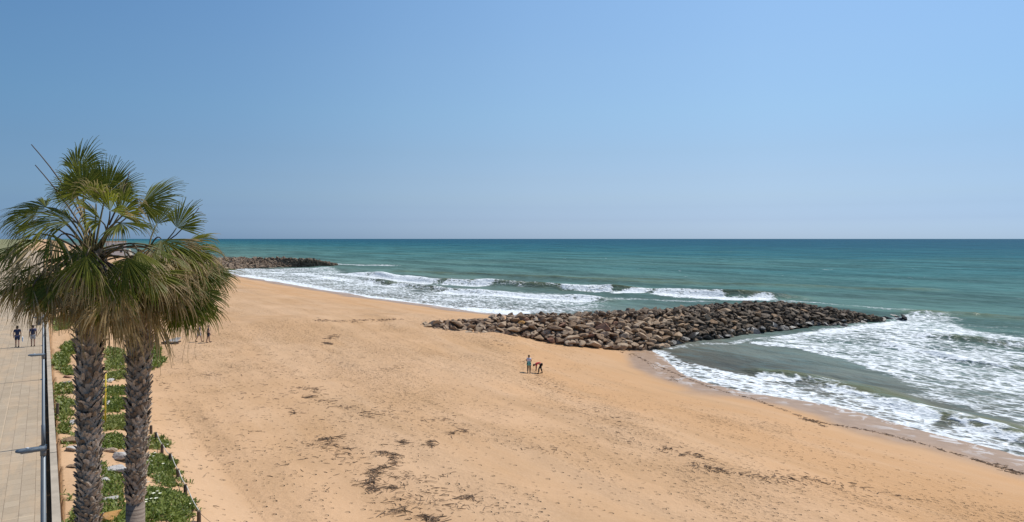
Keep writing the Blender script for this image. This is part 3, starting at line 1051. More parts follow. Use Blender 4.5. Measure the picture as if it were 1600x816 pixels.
class Palm:
    def __init__(s, base, heart, label):
        s.o = empty('fan_palm', base); tag(s.o, label, 'palm tree')
        s.b = Vector(base); s.h = Vector(heart) - s.b; s.n = 0

    def add(s, H, f, n, Rr=1., span=2.6, dry=.2, droop=.6, dead=False, tone=.5, a_dir=None, cup=.15, nseg=36):
        """H in world coordinates"""
        H = Vector(H) - s.b; f = Vector(f); n = Vector(n)
        A = s.h + Vector((rnd.uniform(-.08, .08), rnd.uniform(-.08, .08), rnd.uniform(-.25, .1)))
        if dead: A.z -= .3
        fo = blade(H, f, n, Rr, span, dry, droop, nseg, dead, tone, cup).build('dead_frond' if dead else 'frond', M['leaf'], s.o, attrs=('dry', 'tone'))
        if dead: fo['label'] = 'dry brown hanging frond'
        a_dir = a_dir or (H - A + Vector((0, 0, .5)))
        petiole(A, Vector(a_dir), H, f, 1.0 if dead else dry * .9).build('petiole', M['stalk'], fo, True, attrs=('dry', 'tone'))
        s.n += 1

    def auto(s, az, el, Lp, Rr, dry, droop, dead=False, pitch=28, tone=.5, span=2.1, twist=0.):
        az, el = R(az), R(el)
        d = Vector((math.cos(az) * math.cos(el), math.sin(az) * math.cos(el), math.sin(el)))
        H = s.b + s.h + d * Lp
        e2 = max(R(-88), el - R(pitch))
        f = Vector((math.cos(az) * math.cos(e2), math.sin(az) * math.cos(e2), math.sin(e2)))
        side = Vector((-math.sin(az), math.cos(az), 0))
        n = f.cross(side)
        if n.z < 0: n = -n
        n = (n + side * twist).normalized()
        s.add(H, f, n, Rr, span, dry, droop, dead, tone)

    def skirt(s, n, rmin, rmax, zlo, zhi, Rr):
        for k in range(n):
            a = k * 2.399 + rnd.uniform(-.3, .3); rr = rnd.uniform(rmin, rmax)
            o = Vector((math.cos(a), math.sin(a), 0))
            H = s.b + s.h + o * rr + Vector((0, 0, rnd.uniform(zlo, zhi)))
            tw = Vector((-o.y, o.x, 0)) * rnd.uniform(-.7, .7)
            s.add(H, o * rnd.uniform(.1, .8) + tw * .6 + DOWN * rnd.uniform(.6, 1.), o + tw + Vector((0, 0, .3)), Rr * rnd.uniform(.65, 1.25), rnd.uniform(1.2, 2.0), 1., 1.1, True, rnd.uniform(.15, .95), o + Vector((0, 0, .3)), .35, 22)


def ground(x_, y_): return float(zsand(x_, y_))


D1 = 14.0
h1 = PD(148, 402, D1); x1, y1 = h1.x, h1.y
g1 = ground(x1, y1) - .15
p1 = Palm((x1, y1, g1), h1, 'taller fan palm nearer the promenade with the thicker shaggy trunk')
tr = trunk_part(p1, 0, h1.z - g1 - .1, lambda z_:   .165 + .04 * max(0, min(1, (z_ - 4.5) / 3.5)) + .06 * max(0, 1 - z_ / 1.2), lambda z_: (-.115 + .0055 * (z_ - 6), 0), .3)
tr.build('trunk', M['trunk'], p1.o, attrs=('tone', 'boot'))


def m1(px, py, dd, *a, **k): p1.add(PD(px, py, D1 + dd), *a, **k)


# upright fans over the crown
m1(130, 296, -.1, (-.06, .10, 1), (.05, -1, .25), .76, 4.7, .04, .35, tone=.7, nseg=64)
m1(118, 308, .2, (-.5, .10, .9), (.05, -.8, .35), .66, 3.0, .04, 1.3, tone=.35, nseg=52)
m1(165, 305, .15, (.16, .1, 1), (.55, -.8, .1), .86, 3.4, .0, .35, tone=.3, nseg=64)
m1(120, 268, .35, (.10, .25, 1), (-.2, -.9, .5), .80, 2.4, .0, 1.2, tone=.2)
m1(150, 318, -.35, (.12, -.25, .8), (.1, -.9, .5), .62, 2.6, .42, 2.6, tone=.9)
m1(172, 330, -.45, (.2, -.35, .5), (.2, -.8, .6), .70, 2.8, .5, 2.8, tone=.95)
m1(186, 336, -.2, (.45, -.1, .6), (.2, -.8, .6), .75, 2.6, .4, 2.4, tone=.85)
m1(158, 345, -.5, (-.2, -.5, .4), (-.1, -.7, .7), .75, 2.6, .45, 2.6, tone=.7)
m1(112, 345, -.3, (-.6, -.3, .2), (-.2, -.6, .8), .75, 2.4, .2, 1.8, tone=.4)
# right-hand fan
m1(222, 318, 0, (1, .1, .42), (-.25, -.75, .6), .90, 2.7, .05, .55, tone=.45, nseg=52)
m1(205, 335, .4, (.8, .4, .75), (-.4, -.5, .75), .95, 2.2, .0, 1.1, tone=.3)
m1(188, 348, -.55, (.75, -.5, -.2), (.3, -.5, .8), .78, 2.4, .22, 1.3, tone=.35)
# left-hand ones
m1(72, 324, .1, (-1, -.1, -.05), (-.05, -.55, .85), .92, 2.6, .18, 1.1, tone=.35, nseg=52)
m1(80, 345, -.5, (-.9, -.4, -.3), (-.2, -.5, .8), .90, 2.4, .35, 1.6, tone=.5)
m1(78, 362, -.7, (-.25, -.5, -.55), (-.2, -.7, .6), 1.12, 2.6, .78, 2.4, tone=.75)
m1(40, 372, -.2, (-.7, -.2, -.6), (-.5, -.5, .7), 1.1, 2.4, .6, 2.0, tone=.6)
m1(104, 428, -.8, (-1, -.25, -.42), (-.25, -.7, .6), .98, 2.2, .08, .5, tone=.25)
m1(58, 332, .1, (-1, -.15, -.25), (-.1, -.6, .8), .80, 2.6, .15, 1.0, tone=.15)
# drooping fans facing the viewer
m1(128, 381, -1.0, (-.10, -.30, -.9), (-.05, -.93, .30), .98, 2.0, .40, .8, tone=.28, nseg=52)
m1(196, 402, -.9, (.18, -.30, -.9), (.05, -.93, .3), .98, 2.1, .45, .9, tone=.22, nseg=52)
m1(232, 425, -.6, (.75, -.2, -.7), (.3, -.8, .4), .85, 2.0, .45, 1.2, tone=.3)
m1(60, 415, -.5, (-.55, -.3, -.85), (-.4, -.8, .3), 1.05, 2.2, .55, 1.2, tone=.3)
m1(165, 440, -.6, (.05, -.35, -.9), (.0, -.9, .3), .9, 2.2, .75, 1.3, tone=.4)
for k in range(21):
    el = -42 + 52 * ((k * .618) % 1.0)
    p1.auto(k * 137.5 + rnd.uniform(-15, 15), el, rnd.uniform(.95, 1.3), rnd.uniform(.75, .95), min(1, max(.1, .52 - el * .012 + rnd.uniform(-.25, .25))), rnd.uniform(.9, 1.7), pitch=rnd.uniform(25, 55), tone=rnd.uniform(.2, .7), twist=rnd.uniform(-.4, .4))
for px, py, dd, fx, tn_, dr in ((90, 372, -.9, -.3, .8, .8), (48, 400, -.5, -.5, .75, .85), (20, 385, -.1, -.7, .6, .75), (150, 420, -1.0, .05, .65, .7), (215, 392, -.7, .4, .85, .75), (185, 438, -.9, .15, .5, .8),
                                (112, 450, -.8, -.25, .5, .7), (70, 440, -.6, -.5, .6, .8), (240, 395, -.2, .8, .7, .7), (135, 400, -1.15, -.05, .9, .75), (30, 430, -.3, -.6, .4, .7)):
    m1(px, py, dd, (fx, -.4, -.8), (fx * .5, -.85, .35), rnd.uniform(.72, .92), rnd.uniform(1.5, 2.1), dr * .8, rnd.uniform(.8, 1.5), tone=tn_, cup=.2)
p1.skirt(26, .3, 1.05, -1.25, -.3, .92)

D2 = 15.6
h2 = PD(224, 408, D2); x2, y2 = h2.x, h2.y
g2 = ground(x2, y2) - .15
p2 = Palm((x2, y2, g2), h2, 'shorter fan palm nearer the sand with the slimmer trunk bare at the bottom')
zb = PD(207, 786, D2).z - g2
tr = trunk_part(p2, zb - .06, h2.z - g2 - .1, lambda z_: .152 + .05 * max(0, min(1, (z_ - zb) / 3.2)), lambda z_: (-.18 + .026 * max(0, z_ - zb), 0), zb - .02)
tr.build('trunk', M['trunk'], p2.o, attrs=('tone', 'boot'))
mb = MB(); mb.tube([(-.18, 0, 0), (-.18, 0, .5), (-.18, 0, 1.5), (-.18, 0, zb)], [.26, .215, .20, .195], 24)
b_ = mb.build('bare_stem', M['bare'], p2.o, True); b_['label'] = 'smooth brown stem stripped of leaf bases'


def m2(px, py, dd, *a, **k): p2.add(PD(px, py, D2 + dd), *a, **k)


m2(276, 356, 0, (.45, .1, .85), (-.2, -.85, .45), .80, 2.8, .12, .6, tone=.5)
m2(292, 378, .2, (1, .1, .22), (-.1, -.5, .85), .74, 2.5, .2, 1.2, tone=.45)
m2(294, 392, -.2, (.85, -.2, -.15), (.1, -.6, .75), .80, 2.5, .4, 1.6, tone=.55)
m2(252, 374, -.6, (.5, -.45, -.5), (.25, -.7, .6), 1.12, 2.7, .58, 1.3, tone=.6, nseg=52)
m2(285, 385, -.5, (.6, -.4, -.6), (.4, -.7, .5), 1.05, 2.4, .6, 1.5, tone=.7)
m2(302, 412, 0, (.5, -.1, -.8), (.5, -.75, .3), .95, 2.4, .25, 1.0, tone=.3)
m2(286, 462, -.3, (.12, -.2, -1), (.1, -.95, .1), .85, 2.3, .35, .6, tone=.12, nseg=50)
m2(322, 420, .3, (.5, 0, -.85), (.5, -.8, .2), .85, 2.2, .2, .8, tone=.2)
m2(308, 470, .2, (.25, -.1, -1), (.3, -.9, .1), .8, 2.2, .35, .8, tone=.15)
m2(284, 476, -.5, (.1, -.1, -1), (.05, -.95, .1), .78, 2.3, .22, .6, tone=.1)
m2(310, 452, -.2, (.4, -.1, -.9), (.3, -.9, .1), .78, 2.3, .22, .7, tone=.12)
m2(262, 440, -.6, (.2, -.3, -1), (.2, -.9, .2), 1.0, 2.2, .7, 1.2, tone=.4)
m2(226, 440, -.8, (.1, -.3, -.9), (.1, -.9, .3), .95, 2.3, .6, 1.1, tone=.35)
m2(245, 350, .5, (.3, .4, .9), (-.2, -.8, .5), .7, 2.2, .2, 1., tone=.6)
for k in range(15):
    el = -42 + 52 * ((k * .618) % 1.0)
    p2.auto(k * 137.5 + 40 + rnd.uniform(-15, 15), el, rnd.uniform(.85, 1.15), rnd.uniform(.7, .88), min(1, max(.12, .52 - el * .012 + rnd.uniform(-.25, .25))), rnd.uniform(.9, 1.7), pitch=rnd.uniform(25, 55), tone=rnd.uniform(.2, .7), twist=rnd.uniform(-.4, .4))
for px, py, dd, fx, tn_, dr in ((262, 388, -.7, .3, .85, .75), (288, 402, -.3, .5, .8, .7), (296, 396, .1, .7, .6, .6), (240, 410, -.8, .1, .7, .8), (270, 425, -.6, .2, .5, .75), (290, 440, -.2, .35, .45, .7),
                                (232, 450, -.7, .0, .6, .85), (255, 400, -.9, .2, .95, .8), (300, 425, .1, .5, .5, .6)):
    m2(px, py, dd, (fx, -.4, -.8), (fx * .5, -.85, .35), rnd.uniform(.72, .92), rnd.uniform(1.5, 2.1), dr * .8, rnd.uniform(.8, 1.5), tone=tn_, cup=.2)
p2.skirt(22, .25, .95, -1.15, -.25, .92)
# cut stalks that stick out of the crowns
for pl, D_, a0, a1, bend in ((p1, D1, (150, 380), (49, 226), .10), (p1, D1, (146, 385), (55, 258), .06), (p1, D1, (170, 352), (203, 268), -.04), (p1, D1, (140, 372), (72, 330), .12), (p2, D2, (226, 385), (311, 325), -.16)):
    A = PD(*a0, D_) - pl.b; B = PD(*a1, D_ + .2) - pl.b
    pts = [A.lerp(B, u) + Vector((0, 0, bend * math.sin(math.pi * u) * 1.6)) for u in np.linspace(0, 1, 8)]
    m = MB(); m.tube(pts, list(np.linspace(.020, .009, 8)), 5, 1.)
    m.build('cut_stalk', M['stalk'], pl.o, True, attrs=('dry', 'tone'))
# loose threads hanging from the right-hand crown
for px, py0, py1 in ((343, 402, 470), (350, 404, 482), (335, 430, 470), (297, 500, 568), (303, 500, 562), (288, 505, 540), (283, 500, 565), (160, 420, 500), (150, 430, 495), (263, 520, 575), (345, 440, 500), (30, 400, 480), (52, 400, 515), (75, 420, 500)):
    pl, D_ = (p1, D1 - .9) if px < 200 else (p2, D2 - .3)
    A = PD(px, py0, D_) - pl.b; B = PD(px + rnd.uniform(-8, 8), py1, D_) - pl.b
    pts = [A.lerp(B, u) + Vector((.06 * math.sin(u * 4 + px), .03 * math.sin(u * 5), 0)) for u in np.linspace(0, 1, 8)]
    m = MB(); m.tube(pts, list(np.linspace(.012, .006, 8)), 4, 1., rnd.uniform(.3, .8), flat=.4)
    o = m.build('hanging_strand', M['leaf'], pl.o, True, attrs=('dry', 'tone')); o['label'] = 'loose dry strand hanging from the crown'

# ================================================================== street lamps
def make_lamp():
    root = empty('street_lamp', (0, 0, 0))
    m = MB(); m.tube([(0, 0, 0), (0, 0, .9), (0, 0, .91), (0, 0, 3.78)], [.072, .072, .056, .050], 16)
    m.build('pole', M['lamp'], root, True)
    m = MB(); m.tube([(0, 0, 0.005), (0, 0, .035)], [.15, .14], 16); m.build('base_plate', M['lamp'], root)
    m = MB(); m.tube([(0, 0, 3.70), (0, 0, 3.82), (-.02, 0, 3.86)], [.062, .062, .05], 14); m.build('collar', M['lamp'], root, True)
    m = MB()            # paddle-shaped head towards local -x
    prof = [(.07, .06, .045), (.02, .075, .05), (-.10, .085, .05), (-.22, .10, .05), (-.35, .11, .048), (-.45, .10, .04), (-.50, .07, .03), (-.53, .02, .02)]
    vs = []; n = 12
    for xx, w, h in prof:
        for k in range(n):
            a = 2 * math.pi * k / n
            vs.append((xx, w * math.copysign(abs(math.cos(a)) ** .7, math.cos(a)), 3.86 + h * math.copysign(abs(math.sin(a)) ** .7, math.sin(a)) - .01 * xx * 4))
    fs = [(i * n + k, i * n + (k + 1) % n, (i + 1) * n + (k + 1) % n, (i + 1) * n + k) for i in range(len(prof) - 1) for k in range(n)]
    fs += [tuple(range(n)), tuple(range((len(prof) - 1) * n, len(prof) * n))[::-1]]
    m.add(vs, fs); hd = m.build('lamp_head', M['lamp'], root, True)
    m = MB(); m.box((-.31, 0, 3.822), (.24, .13, .012)); m.build('lens', M['lens'], hd)
    m = MB(); m.tube([(-.30, 0, 3.90), (-.30, 0, 3.935)], [.035, .03], 10); m.build('glint_disc', M['lamp_top'], hd)  # added pale disc standing in for a bright reflection on the head
    return root


lamp0 = make_lamp()
LAMPS = [(15.9, 'nearest grey street lamp, its broad flat head seen from above'), (28.8, 'second grey street lamp along the kerb, its head above the long pole shadow'),
         (42.4, 'third grey street lamp along the kerb, its head up among the hanging fronds'), (55.8, 'farthest grey street lamp along the kerb, beyond the two walkers')]
lamp_copies = [lamp0] + [copy_tree(lamp0) for _ in LAMPS[1:]]
for o, (D_, lab) in zip(lamp_copies, LAMPS):
    xx = (67.5 - 800) * D_ / FPX
    o.location = (xx, D_, PZ); o.rotation_euler = (0, 0, prom_rot - R(90)); tag(o, lab, 'street lamp', 'street lamps along the promenade')

# litter bin
bx, by = (61 - 800) * 69 / FPX, 69
root = empty('litter_bin', (bx, by, PZ), prom_rot); tag(root, 'dark grey litter bin with a paler lid standing on the promenade', 'litter bin')
m = MB(); m.box((0, 0, .36), (.48, .42, .60)); bevel(m.build('body', M['bin'], root), .03)
m = MB(); m.box((0, 0, .72), (.54, .48, .09)); bevel(m.build('lid', M['bin_lid'], root), .02)
for sx in (-.18, .18):
    for sy in (-.15, .15):
        m = MB(); m.tube([(sx, sy, 0), (sx, sy, .08)], .02, 6); m.build('leg', M['bin'], root)

# ================================================================== rope fence
PB = [(311, 816), (290, 775), (279, 749), (265, 724), (253, 710), (244, 688), (236, 678), (229, 667)]
fence0 = G(*PB[0]); fence = empty('rope_fence', fence0)
tag(fence, 'short weathered posts strung with white rope along the edge of the sand', 'rope fence')
tops = []
for k, (px, py) in enumerate(PB):
    g = G(px, py) - fence0
    hgt_ = .42 + rnd.uniform(-.05, .06)
    tl = Vector((rnd.uniform(-.04, .04), rnd.uniform(-.04, .04), hgt_))
    m = MB(); m.tube([g + Vector((0, 0, -.25)), g + tl * .5, g + tl * .96, g + tl], [.075, .07, .066, .05], 9)
    m.build('post', M['wood'], fence); tops.append(g + tl * .88)
m = MB(); pts = []
for a, b in zip(tops[:-3], tops[1:-2]):
    for u in np.linspace(0, 1, 8)[:-1]: pts.append(a.lerp(b, u) + Vector((.06, -.02, -.10 * math.sin(math.pi * u))))
pts.append(tops[-3] + Vector((.05, 0, 0)))
m.tube(pts, .018, 6); m.build('rope', M['rope'], fence, True)
m = MB(); g = G(375, 830) - fence0
m.tube([tops[0].lerp(g, u) + Vector((0, 0, -.22 * math.sin(math.pi * u))) for u in np.linspace(0, 1, 10)], .008, 5); m.build('cord', M['cord'], fence, True)

# yellow pole
g = G(164.5, 664)
mb = MB(); mb.tube([g + Vector((0, 0, -.2)), g + Vector((0, 0, 1.0)), g + Vector((.02, 0, 2.6))], [.042, .04, .038], 10); mb.tube([g + Vector((.02, 0, 2.6)), g + Vector((.02, 0, 2.63))], [.046, .04], 10)
o = mb.build('marker_pole', M['yellow'], None, True); tag(o, 'tall thin yellow marker pole standing in the plants between the palms', 'pole')
g = G(90, 650)
mb = MB(); mb.tube([g + Vector((0, 0, -.2)), g + Vector((0, 0, .5)), g + Vector((.01, 0, .62)), g + Vector((.01, 0, .64))], [.07, .068, .066, .05], 9)
o = mb.build('bollard', M['wood'], None); tag(o, 'short dark wooden bollard among the plants beside the kerb', 'bollard')

# stones in the planting strip
STN = [(192, 718, .62, 'rock_white', 'big whitish crumpled stone between the palm trunks'), (186, 738, .50, 'rock_white', 'slanted white stone just below the biggest one between the trunks'),
       (164, 752, .34, 'rock_white', 'small whitish stone touching the thicker palm trunk'), (172, 782, .26, 'rock_white', 'little pale stone low in the dark plants between the trunks'),
       (168, 812, .48, 'rock_orange', 'orange-beige stone at the foot of the planting strip'), (112, 704, .36, 'rock_white', 'white stone between kerb and thicker trunk, beside a brown one'),
       (113, 691, .44, 'rock_brown', 'long brown stone lying like a log beside the thicker trunk'), (116, 730, .24, 'rock_brown', 'small brown stone in bare sand beside the thicker trunk'),
       (112, 662, .30, 'rock_white', 'flat pale stone in the leafy strip, left of the thicker trunk'), (105, 600, .34, 'rock_white', 'grey-white stone in the leafy strip far along the kerb'),
       (106, 590, .30, 'rock_red', 'reddish stone in the leafy strip far along the kerb'), (166, 633, .36, 'rock_white', 'pale stone close to the yellow pole'),
       (168, 597, .4, 'rock_white', 'farthest pale stone between the trunks'), (176, 706, .34, 'rock_pale', 'grey stone leaning on the biggest whitish stone')]
for px, py, r, mt, lab in STN:
    g = G(px, py); o = link('stone', rock_mesh(rnd.randrange(14), mt)); o.location = (g.x, g.y, g.z + r * .2)
    r *= .86; o.scale = (r * 1.2, r, r * .8); o.rotation_euler = (rnd.uniform(-.3, .3), rnd.uniform(-.3, .3), rnd.uniform(0, 6)); tag(o, lab, 'stone', 'stones in the planting strip')

# ================================================================== ground cover
PATCH = [([(216, 770), (250, 765), (285, 772), (306, 785), (318, 798), (300, 812), (270, 820), (214, 826), (190, 826), (205, 800)], 1., 0., .30),
         ([(158, 715), (180, 745), (200, 745), (205, 830), (150, 830), (150, 740)], 1., 0., .25),
         ([(222, 716), (250, 712), (272, 722), (284, 728), (278, 738), (240, 742), (222, 752)], 1., .05, .2),
         ([(224, 745), (262, 738), (290, 752), (304, 760), (270, 764), (232, 756)], .55, .15, .12),
         ([(226, 690), (245, 682), (268, 690), (262, 700), (228, 705)], .6, .35, .15),
         ([(156, 682), (200, 680), (205, 700), (160, 705)], .9, .0, .18), ([(156, 652), (198, 650), (200, 674), (160, 676)], .8, .75, .12),
         ([(162, 626), (196, 624), (198, 641), (165, 645)], .95, .1, .18), ([(160, 606), (196, 608), (196, 618), (162, 618)], .8, .2, .15),
         ([(165, 585), (196, 582), (196, 594), (166, 598)], .5, .5, .1), ([(166, 545), (192, 548), (196, 578), (166, 580)], .75, .4, .2),
         ([(226, 536), (244, 541), (256, 562), (250, 574), (228, 582), (215, 570), (214, 540)], 1., .05, .35),
         ([(84, 555), (106, 552), (108, 570), (90, 574)], .5, .3, .12), ([(78, 566), (100, 566), (118, 582), (110, 588), (88, 580)], .5, .15, .12),
         ([(84, 600), (112, 600), (118, 608), (88, 612)], .45, .3, .12),
         ([(84, 618), (116, 612), (120, 640), (112, 660), (86, 668), (84, 640)], .5, .3, .15), ([(86, 668), (118, 662), (118, 682), (92, 682)], .5, .3, .14),
         ([(96, 690), (118, 672), (118, 690), (100, 702)], .45, .3, .1), ([(92, 780), (112, 776), (112, 784), (94, 786)], .5, .1, .1), ([(108, 805), (122, 800), (122, 830), (104, 830)], .8, .05, .15),
         ([(95, 545), (120, 530), (122, 552), (98, 560)], .8, .3, .4), ([(84, 500), (112, 498), (112, 512), (86, 520)], .6, .3, .2)]
GV = []; GT = []; GY = []
FL = []
for poly, dens, ye, hh_ in PATCH:
    W = [G(px, min(py, 840)) for px, py in poly]
    w2 = [(p.x, p.y) for p in W]
    X0 = min(p[0] for p in w2) - .5; X1 = max(p[0] for p in w2) + .5; Y0 = min(p[1] for p in w2) - .5; Y1 = max(p[1] for p in w2) + .5
    n = int(min(16000, (X1 - X0) * (Y1 - Y0) * 520))
    qx = rng.uniform(X0, X1, n); qy = rng.uniform(Y0, Y1, n)
    dd, _, _ = polyline_dist(qx, qy, w2 + w2[:1])
    sd = np.where(in_poly(qx, qy, w2), dd, -dd)
    nn = fbm(qx * 1.6, qy * 1.6, 200, 3)
    ok = (sd + (nn - .5) * 1.1 > .0) & (nn < .26 + .62 * dens) & (rng.random(n) < .5 + .5 * dens)
    qx, qy, sd, nn = qx[ok], qy[ok], np.clip(sd[ok], 0, 1), nn[ok]
    if not len(qx): continue
    qz = zsand(qx, qy) + sstep(0, .6, sd) * hh_ * .65 * (.4 + .9 * nn) * rng.uniform(.3, 1, len(qx))
    k = len(qx)
    fs_ = np.clip(np.hypot(qx, qy) / 32., 1, 2.4)
    az = rng.uniform(0, 2 * np.pi, k); el = rng.uniform(.0, 1.1, k); L = rng.uniform(.09, .19, k) * fs_; wd = rng.uniform(.018, .034, k) * fs_
    d3 = np.stack([np.cos(az) * np.cos(el), np.sin(az) * np.cos(el), np.sin(el)], 1)
    s3 = np.stack([-np.sin(az), np.cos(az), np.zeros(k)], 1)
    c3 = np.stack([qx, qy, qz], 1)
    quad = np.stack([c3 - s3 * wd[:, None] * .7, c3 + s3 * wd[:, None] * .7, c3 + d3 * L[:, None] + s3 * wd[:, None], c3 + d3 * L[:, None] - s3 * wd[:, None]], 1)
    GV.append(quad.reshape(-1, 3)); tn = np.clip(rng.normal(.52, .25, k) + (nn - .5) * .8, 0, 1)
    GT.append(np.repeat(tn, 4)); GY.append(np.repeat(np.clip(ye + rng.normal(0, .12, k), 0, 1), 4))
V = np.concatenate(GV)
me = mesh_np('ground_cover', V, np.arange(len(V)).reshape(-1, 4), False)
fattr(me, 'tone', np.concatenate(GT)); fattr(me, 'yellow', np.concatenate(GY))
gc = link('ground_cover', me, M['succulent']); tag(gc, 'patches of fleshy green ground cover between the kerb and the sand', 'ground cover', kind='stuff')
# flowers
def flowers(spots, mat, name, lab):
    m = MB()
    for px, py in spots:
        g = G(px, py); g.z += rnd.uniform(.16, .30)
        r = rnd.uniform(.05, .085)
        vs = [g + Vector((0, 0, -.01))]; n = 14
        for k in range(n):
            a = 2 * math.pi * k / n; q = r * (1 if k % 2 else .6)
            vs.append(g + Vector((math.cos(a) * q, math.sin(a) * q, .02)))
        m.add(vs, [(0, 1 + k, 1 + (k + 1) % n) for k in range(n)])
    o = m.build(name, M[mat]); tag(o, lab, 'flowers', kind='stuff')


flowers([(228, 722), (233, 718), (240, 722), (231, 729), (237, 727), (246, 778), (240, 783), (236, 790), (244, 790), (228, 795), (297, 795), (232, 765), (262, 700), (255, 735), (242, 716), (250, 783), (229, 791), (224, 741)], 'petal', 'white_flowers', 'small white flowers open on the ground cover')
flowers([(231, 571), (233, 573), (229, 572), (232, 569), (188, 571), (190, 574), (186, 573), (234, 571), (228, 570)], 'petal_purple', 'purple_flowers', 'pale purple flowers on the far plants')

# ================================================================== wrack and twigs on the sand
def twig(m, p, L, r, az, tone):
    d = Vector((math.cos(az), math.sin(az), 0)); s = Vector((-d.y, d.x, 0)); b = rnd.uniform(-.25, .25)
    m.tube([p - d * L * .5, p + s * L * b * .3 + Vector((0, 0, r * 1.0)), p + d * L * .5 + Vector((0, 0, r * rnd.uniform(0, 2)))], [r * .8, r, r * .5], 4, tone, cap=False)


def heap(m, path, sd, n, L=(.15, .75), r=(.007, .022)):
    W = [G(*q) for q in path]
    seg = [(W[i], W[i + 1]) for i in range(len(W) - 1)] or [(W[0], W[0])]
    for _ in range(n):
        a, b = rnd.choice(seg); u = rnd.random(); c_ = a.lerp(b, u)
        k = rnd.random() ** .6
        xx = c_.x + max(-1.6, min(1.6, rnd.gauss(0, 1))) * sd * k; yy = c_.y + max(-1.6, min(1.6, rnd.gauss(0, 1))) * sd * k
        rr = rnd.uniform(*r)
        core_ = math.exp(-((xx - c_.x) ** 2 + (yy - c_.y) ** 2) / (sd * sd * .5 + 1e-6))
        twig(m, Vector((xx, yy, float(zsand(xx, yy)) + rr * .5 + core_ * rnd.uniform(0, .09))), rnd.uniform(*L), rr, rnd.gauss(.15, 1.1) + rnd.choice((0, 3.14)), rnd.random())


PILES = [([(594, 708), (612, 712), (620, 720), (612, 728)], .30, 150, 'dark winding heap of driftwood, the part curling back at its top'),
         ([(610, 730), (592, 733), (582, 738), (586, 748)], .26, 110, 'dark driftwood in the middle of the winding heap'),
         ([(580, 752), (575, 757), (580, 766), (594, 768)], .32, 130, 'lower end of the winding dark driftwood heap'),
         ([(497, 688), (516, 686), (536, 684)], .35, 70, 'flat dark streak of driftwood well to the side of the winding heap, with a tail'),
         ([(512, 692), (530, 700), (550, 702)], .25, 40, 'thin tail of driftwood trailing off a flat dark streak'),
         ([(626, 690), (634, 696)], .25, 45, 'small brown tuft of twigs above the winding heap'), ([(668, 698), (675, 690), (676, 700)], .25, 60, 'upright-looking tuft of dark brown twigs'),
         ([(698, 684), (708, 678), (722, 672), (732, 678)], .28, 70, 'dark branch of driftwood bending towards a scatter of bits'),
         ([(470, 606), (484, 608), (505, 611)], .45, 60, 'thin dark wrack lying in an upper row of three on the open sand'), ([(478, 618), (490, 622)], .4, 40, 'short dark wrack lying below the upper row'),
         ([(456, 640), (462, 648)], .4, 40, 'small dark knot of wrack at the lower end of its scatter'), ([(570, 646), (578, 652)], .35, 35, 'loose brown scatter of bark'),
         ([(725, 778), (736, 778)], .28, 50, 'dark flat heap of twigs beside pale debris'), ([(660, 806), (672, 814), (685, 812)], .3, 80, 'messy dark twig pile nearest the bottom of the slope'),
         ([(610, 764), (620, 762)], .26, 40, 'small twig pile touching the winding heap on the seaward side'), ([(630, 796), (620, 802), (598, 808)], .25, 50, 'forked dark branch with twigs'),
         ([(510, 530), (526, 524)], .6, 85, 'far dark wrack spread in two rows'), ([(508, 536), (517, 538)], .36, 110, 'far dark wrack just below the two rows')]
for path, sd, n, lab in PILES:
    m = MB(); heap(m, path, sd, int(n * .45))
    base = G(*path[0])
    o = m.build('driftwood_pile', M['twig'], None, attrs=('tone',)); tag(o, lab, 'driftwood', 'driftwood heaps on the upper beach')
m = MB()
for path, sd, n in (([(440, 600), (560, 640), (680, 660)], 2.2, 120), ([(470, 690), (560, 730), (640, 760), (720, 790)], 2.2, 200), ([(620, 780), (680, 790), (760, 800)], 1.2, 90),
                    ([(500, 625), (530, 636), (560, 640)], .6, 60), ([(460, 690), (530, 708), (540, 730)], .8, 40), ([(590, 740), (640, 748), (650, 755)], .8, 50),
                    ([(320, 585), (345, 587)], .6, 20), ([(245, 590), (260, 608)], .5, 16), ([(590, 580), (625, 574)], .8, 26), ([(380, 640), (470, 560), (600, 540)], 4., 90), ([(830, 700), (860, 705)], .8, 20),
                    ([(700, 660), (690, 655), (620, 660)], .8, 30), ([(240, 640), (300, 700), (340, 800)], 3.0, 40), ([(400, 700), (380, 560)], 4., 60)):
    heap(m, path, sd, n, (.08, .45), (.006, .018))
o = m.build('scattered_twigs', M['twig'], attrs=('tone',)); tag(o, 'twigs and bits of bark scattered over the upper beach', 'twigs', kind='stuff')
m = MB()
for path, sd, n in (([(985, 552), (1010, 565), (1040, 578), (1075, 592), (1110, 606), (1170, 622), (1210, 636), (1262, 656), (1300, 664), (1350, 672), (1395, 682), (1450, 697), (1500, 712), (1550, 727), (1600, 742), (1680, 765)], .15, 430),
                    ([(960, 548), (990, 556), (1050, 590), (1055, 596)], .5, 60), ([(1555, 726), (1600, 744)], .5, 50), ([(495, 501), (540, 503), (590, 501), (620, 499)], .7, 220), ([(1250, 655), (1275, 660), (1290, 668)], .3, 60),
                    ([(760, 531), (800, 545), (840, 590), (880, 615), (950, 650), (1000, 700)], 1.4, 130), ([(1030, 698), (1060, 708), (1110, 718)], .5, 60), ([(1080, 726), (1150, 740)], .3, 50), ([(1170, 742), (1210, 752), (1260, 745), (1300, 756), (1420, 780)], .9, 130)):
    heap(m, path, sd, n, (.10, .5), (.008, .022))
o = m.build('wrack_line', M['twig'], attrs=('tone',)); tag(o, 'thin dark lines of seaweed left by the last tides', 'seaweed', kind='stuff')

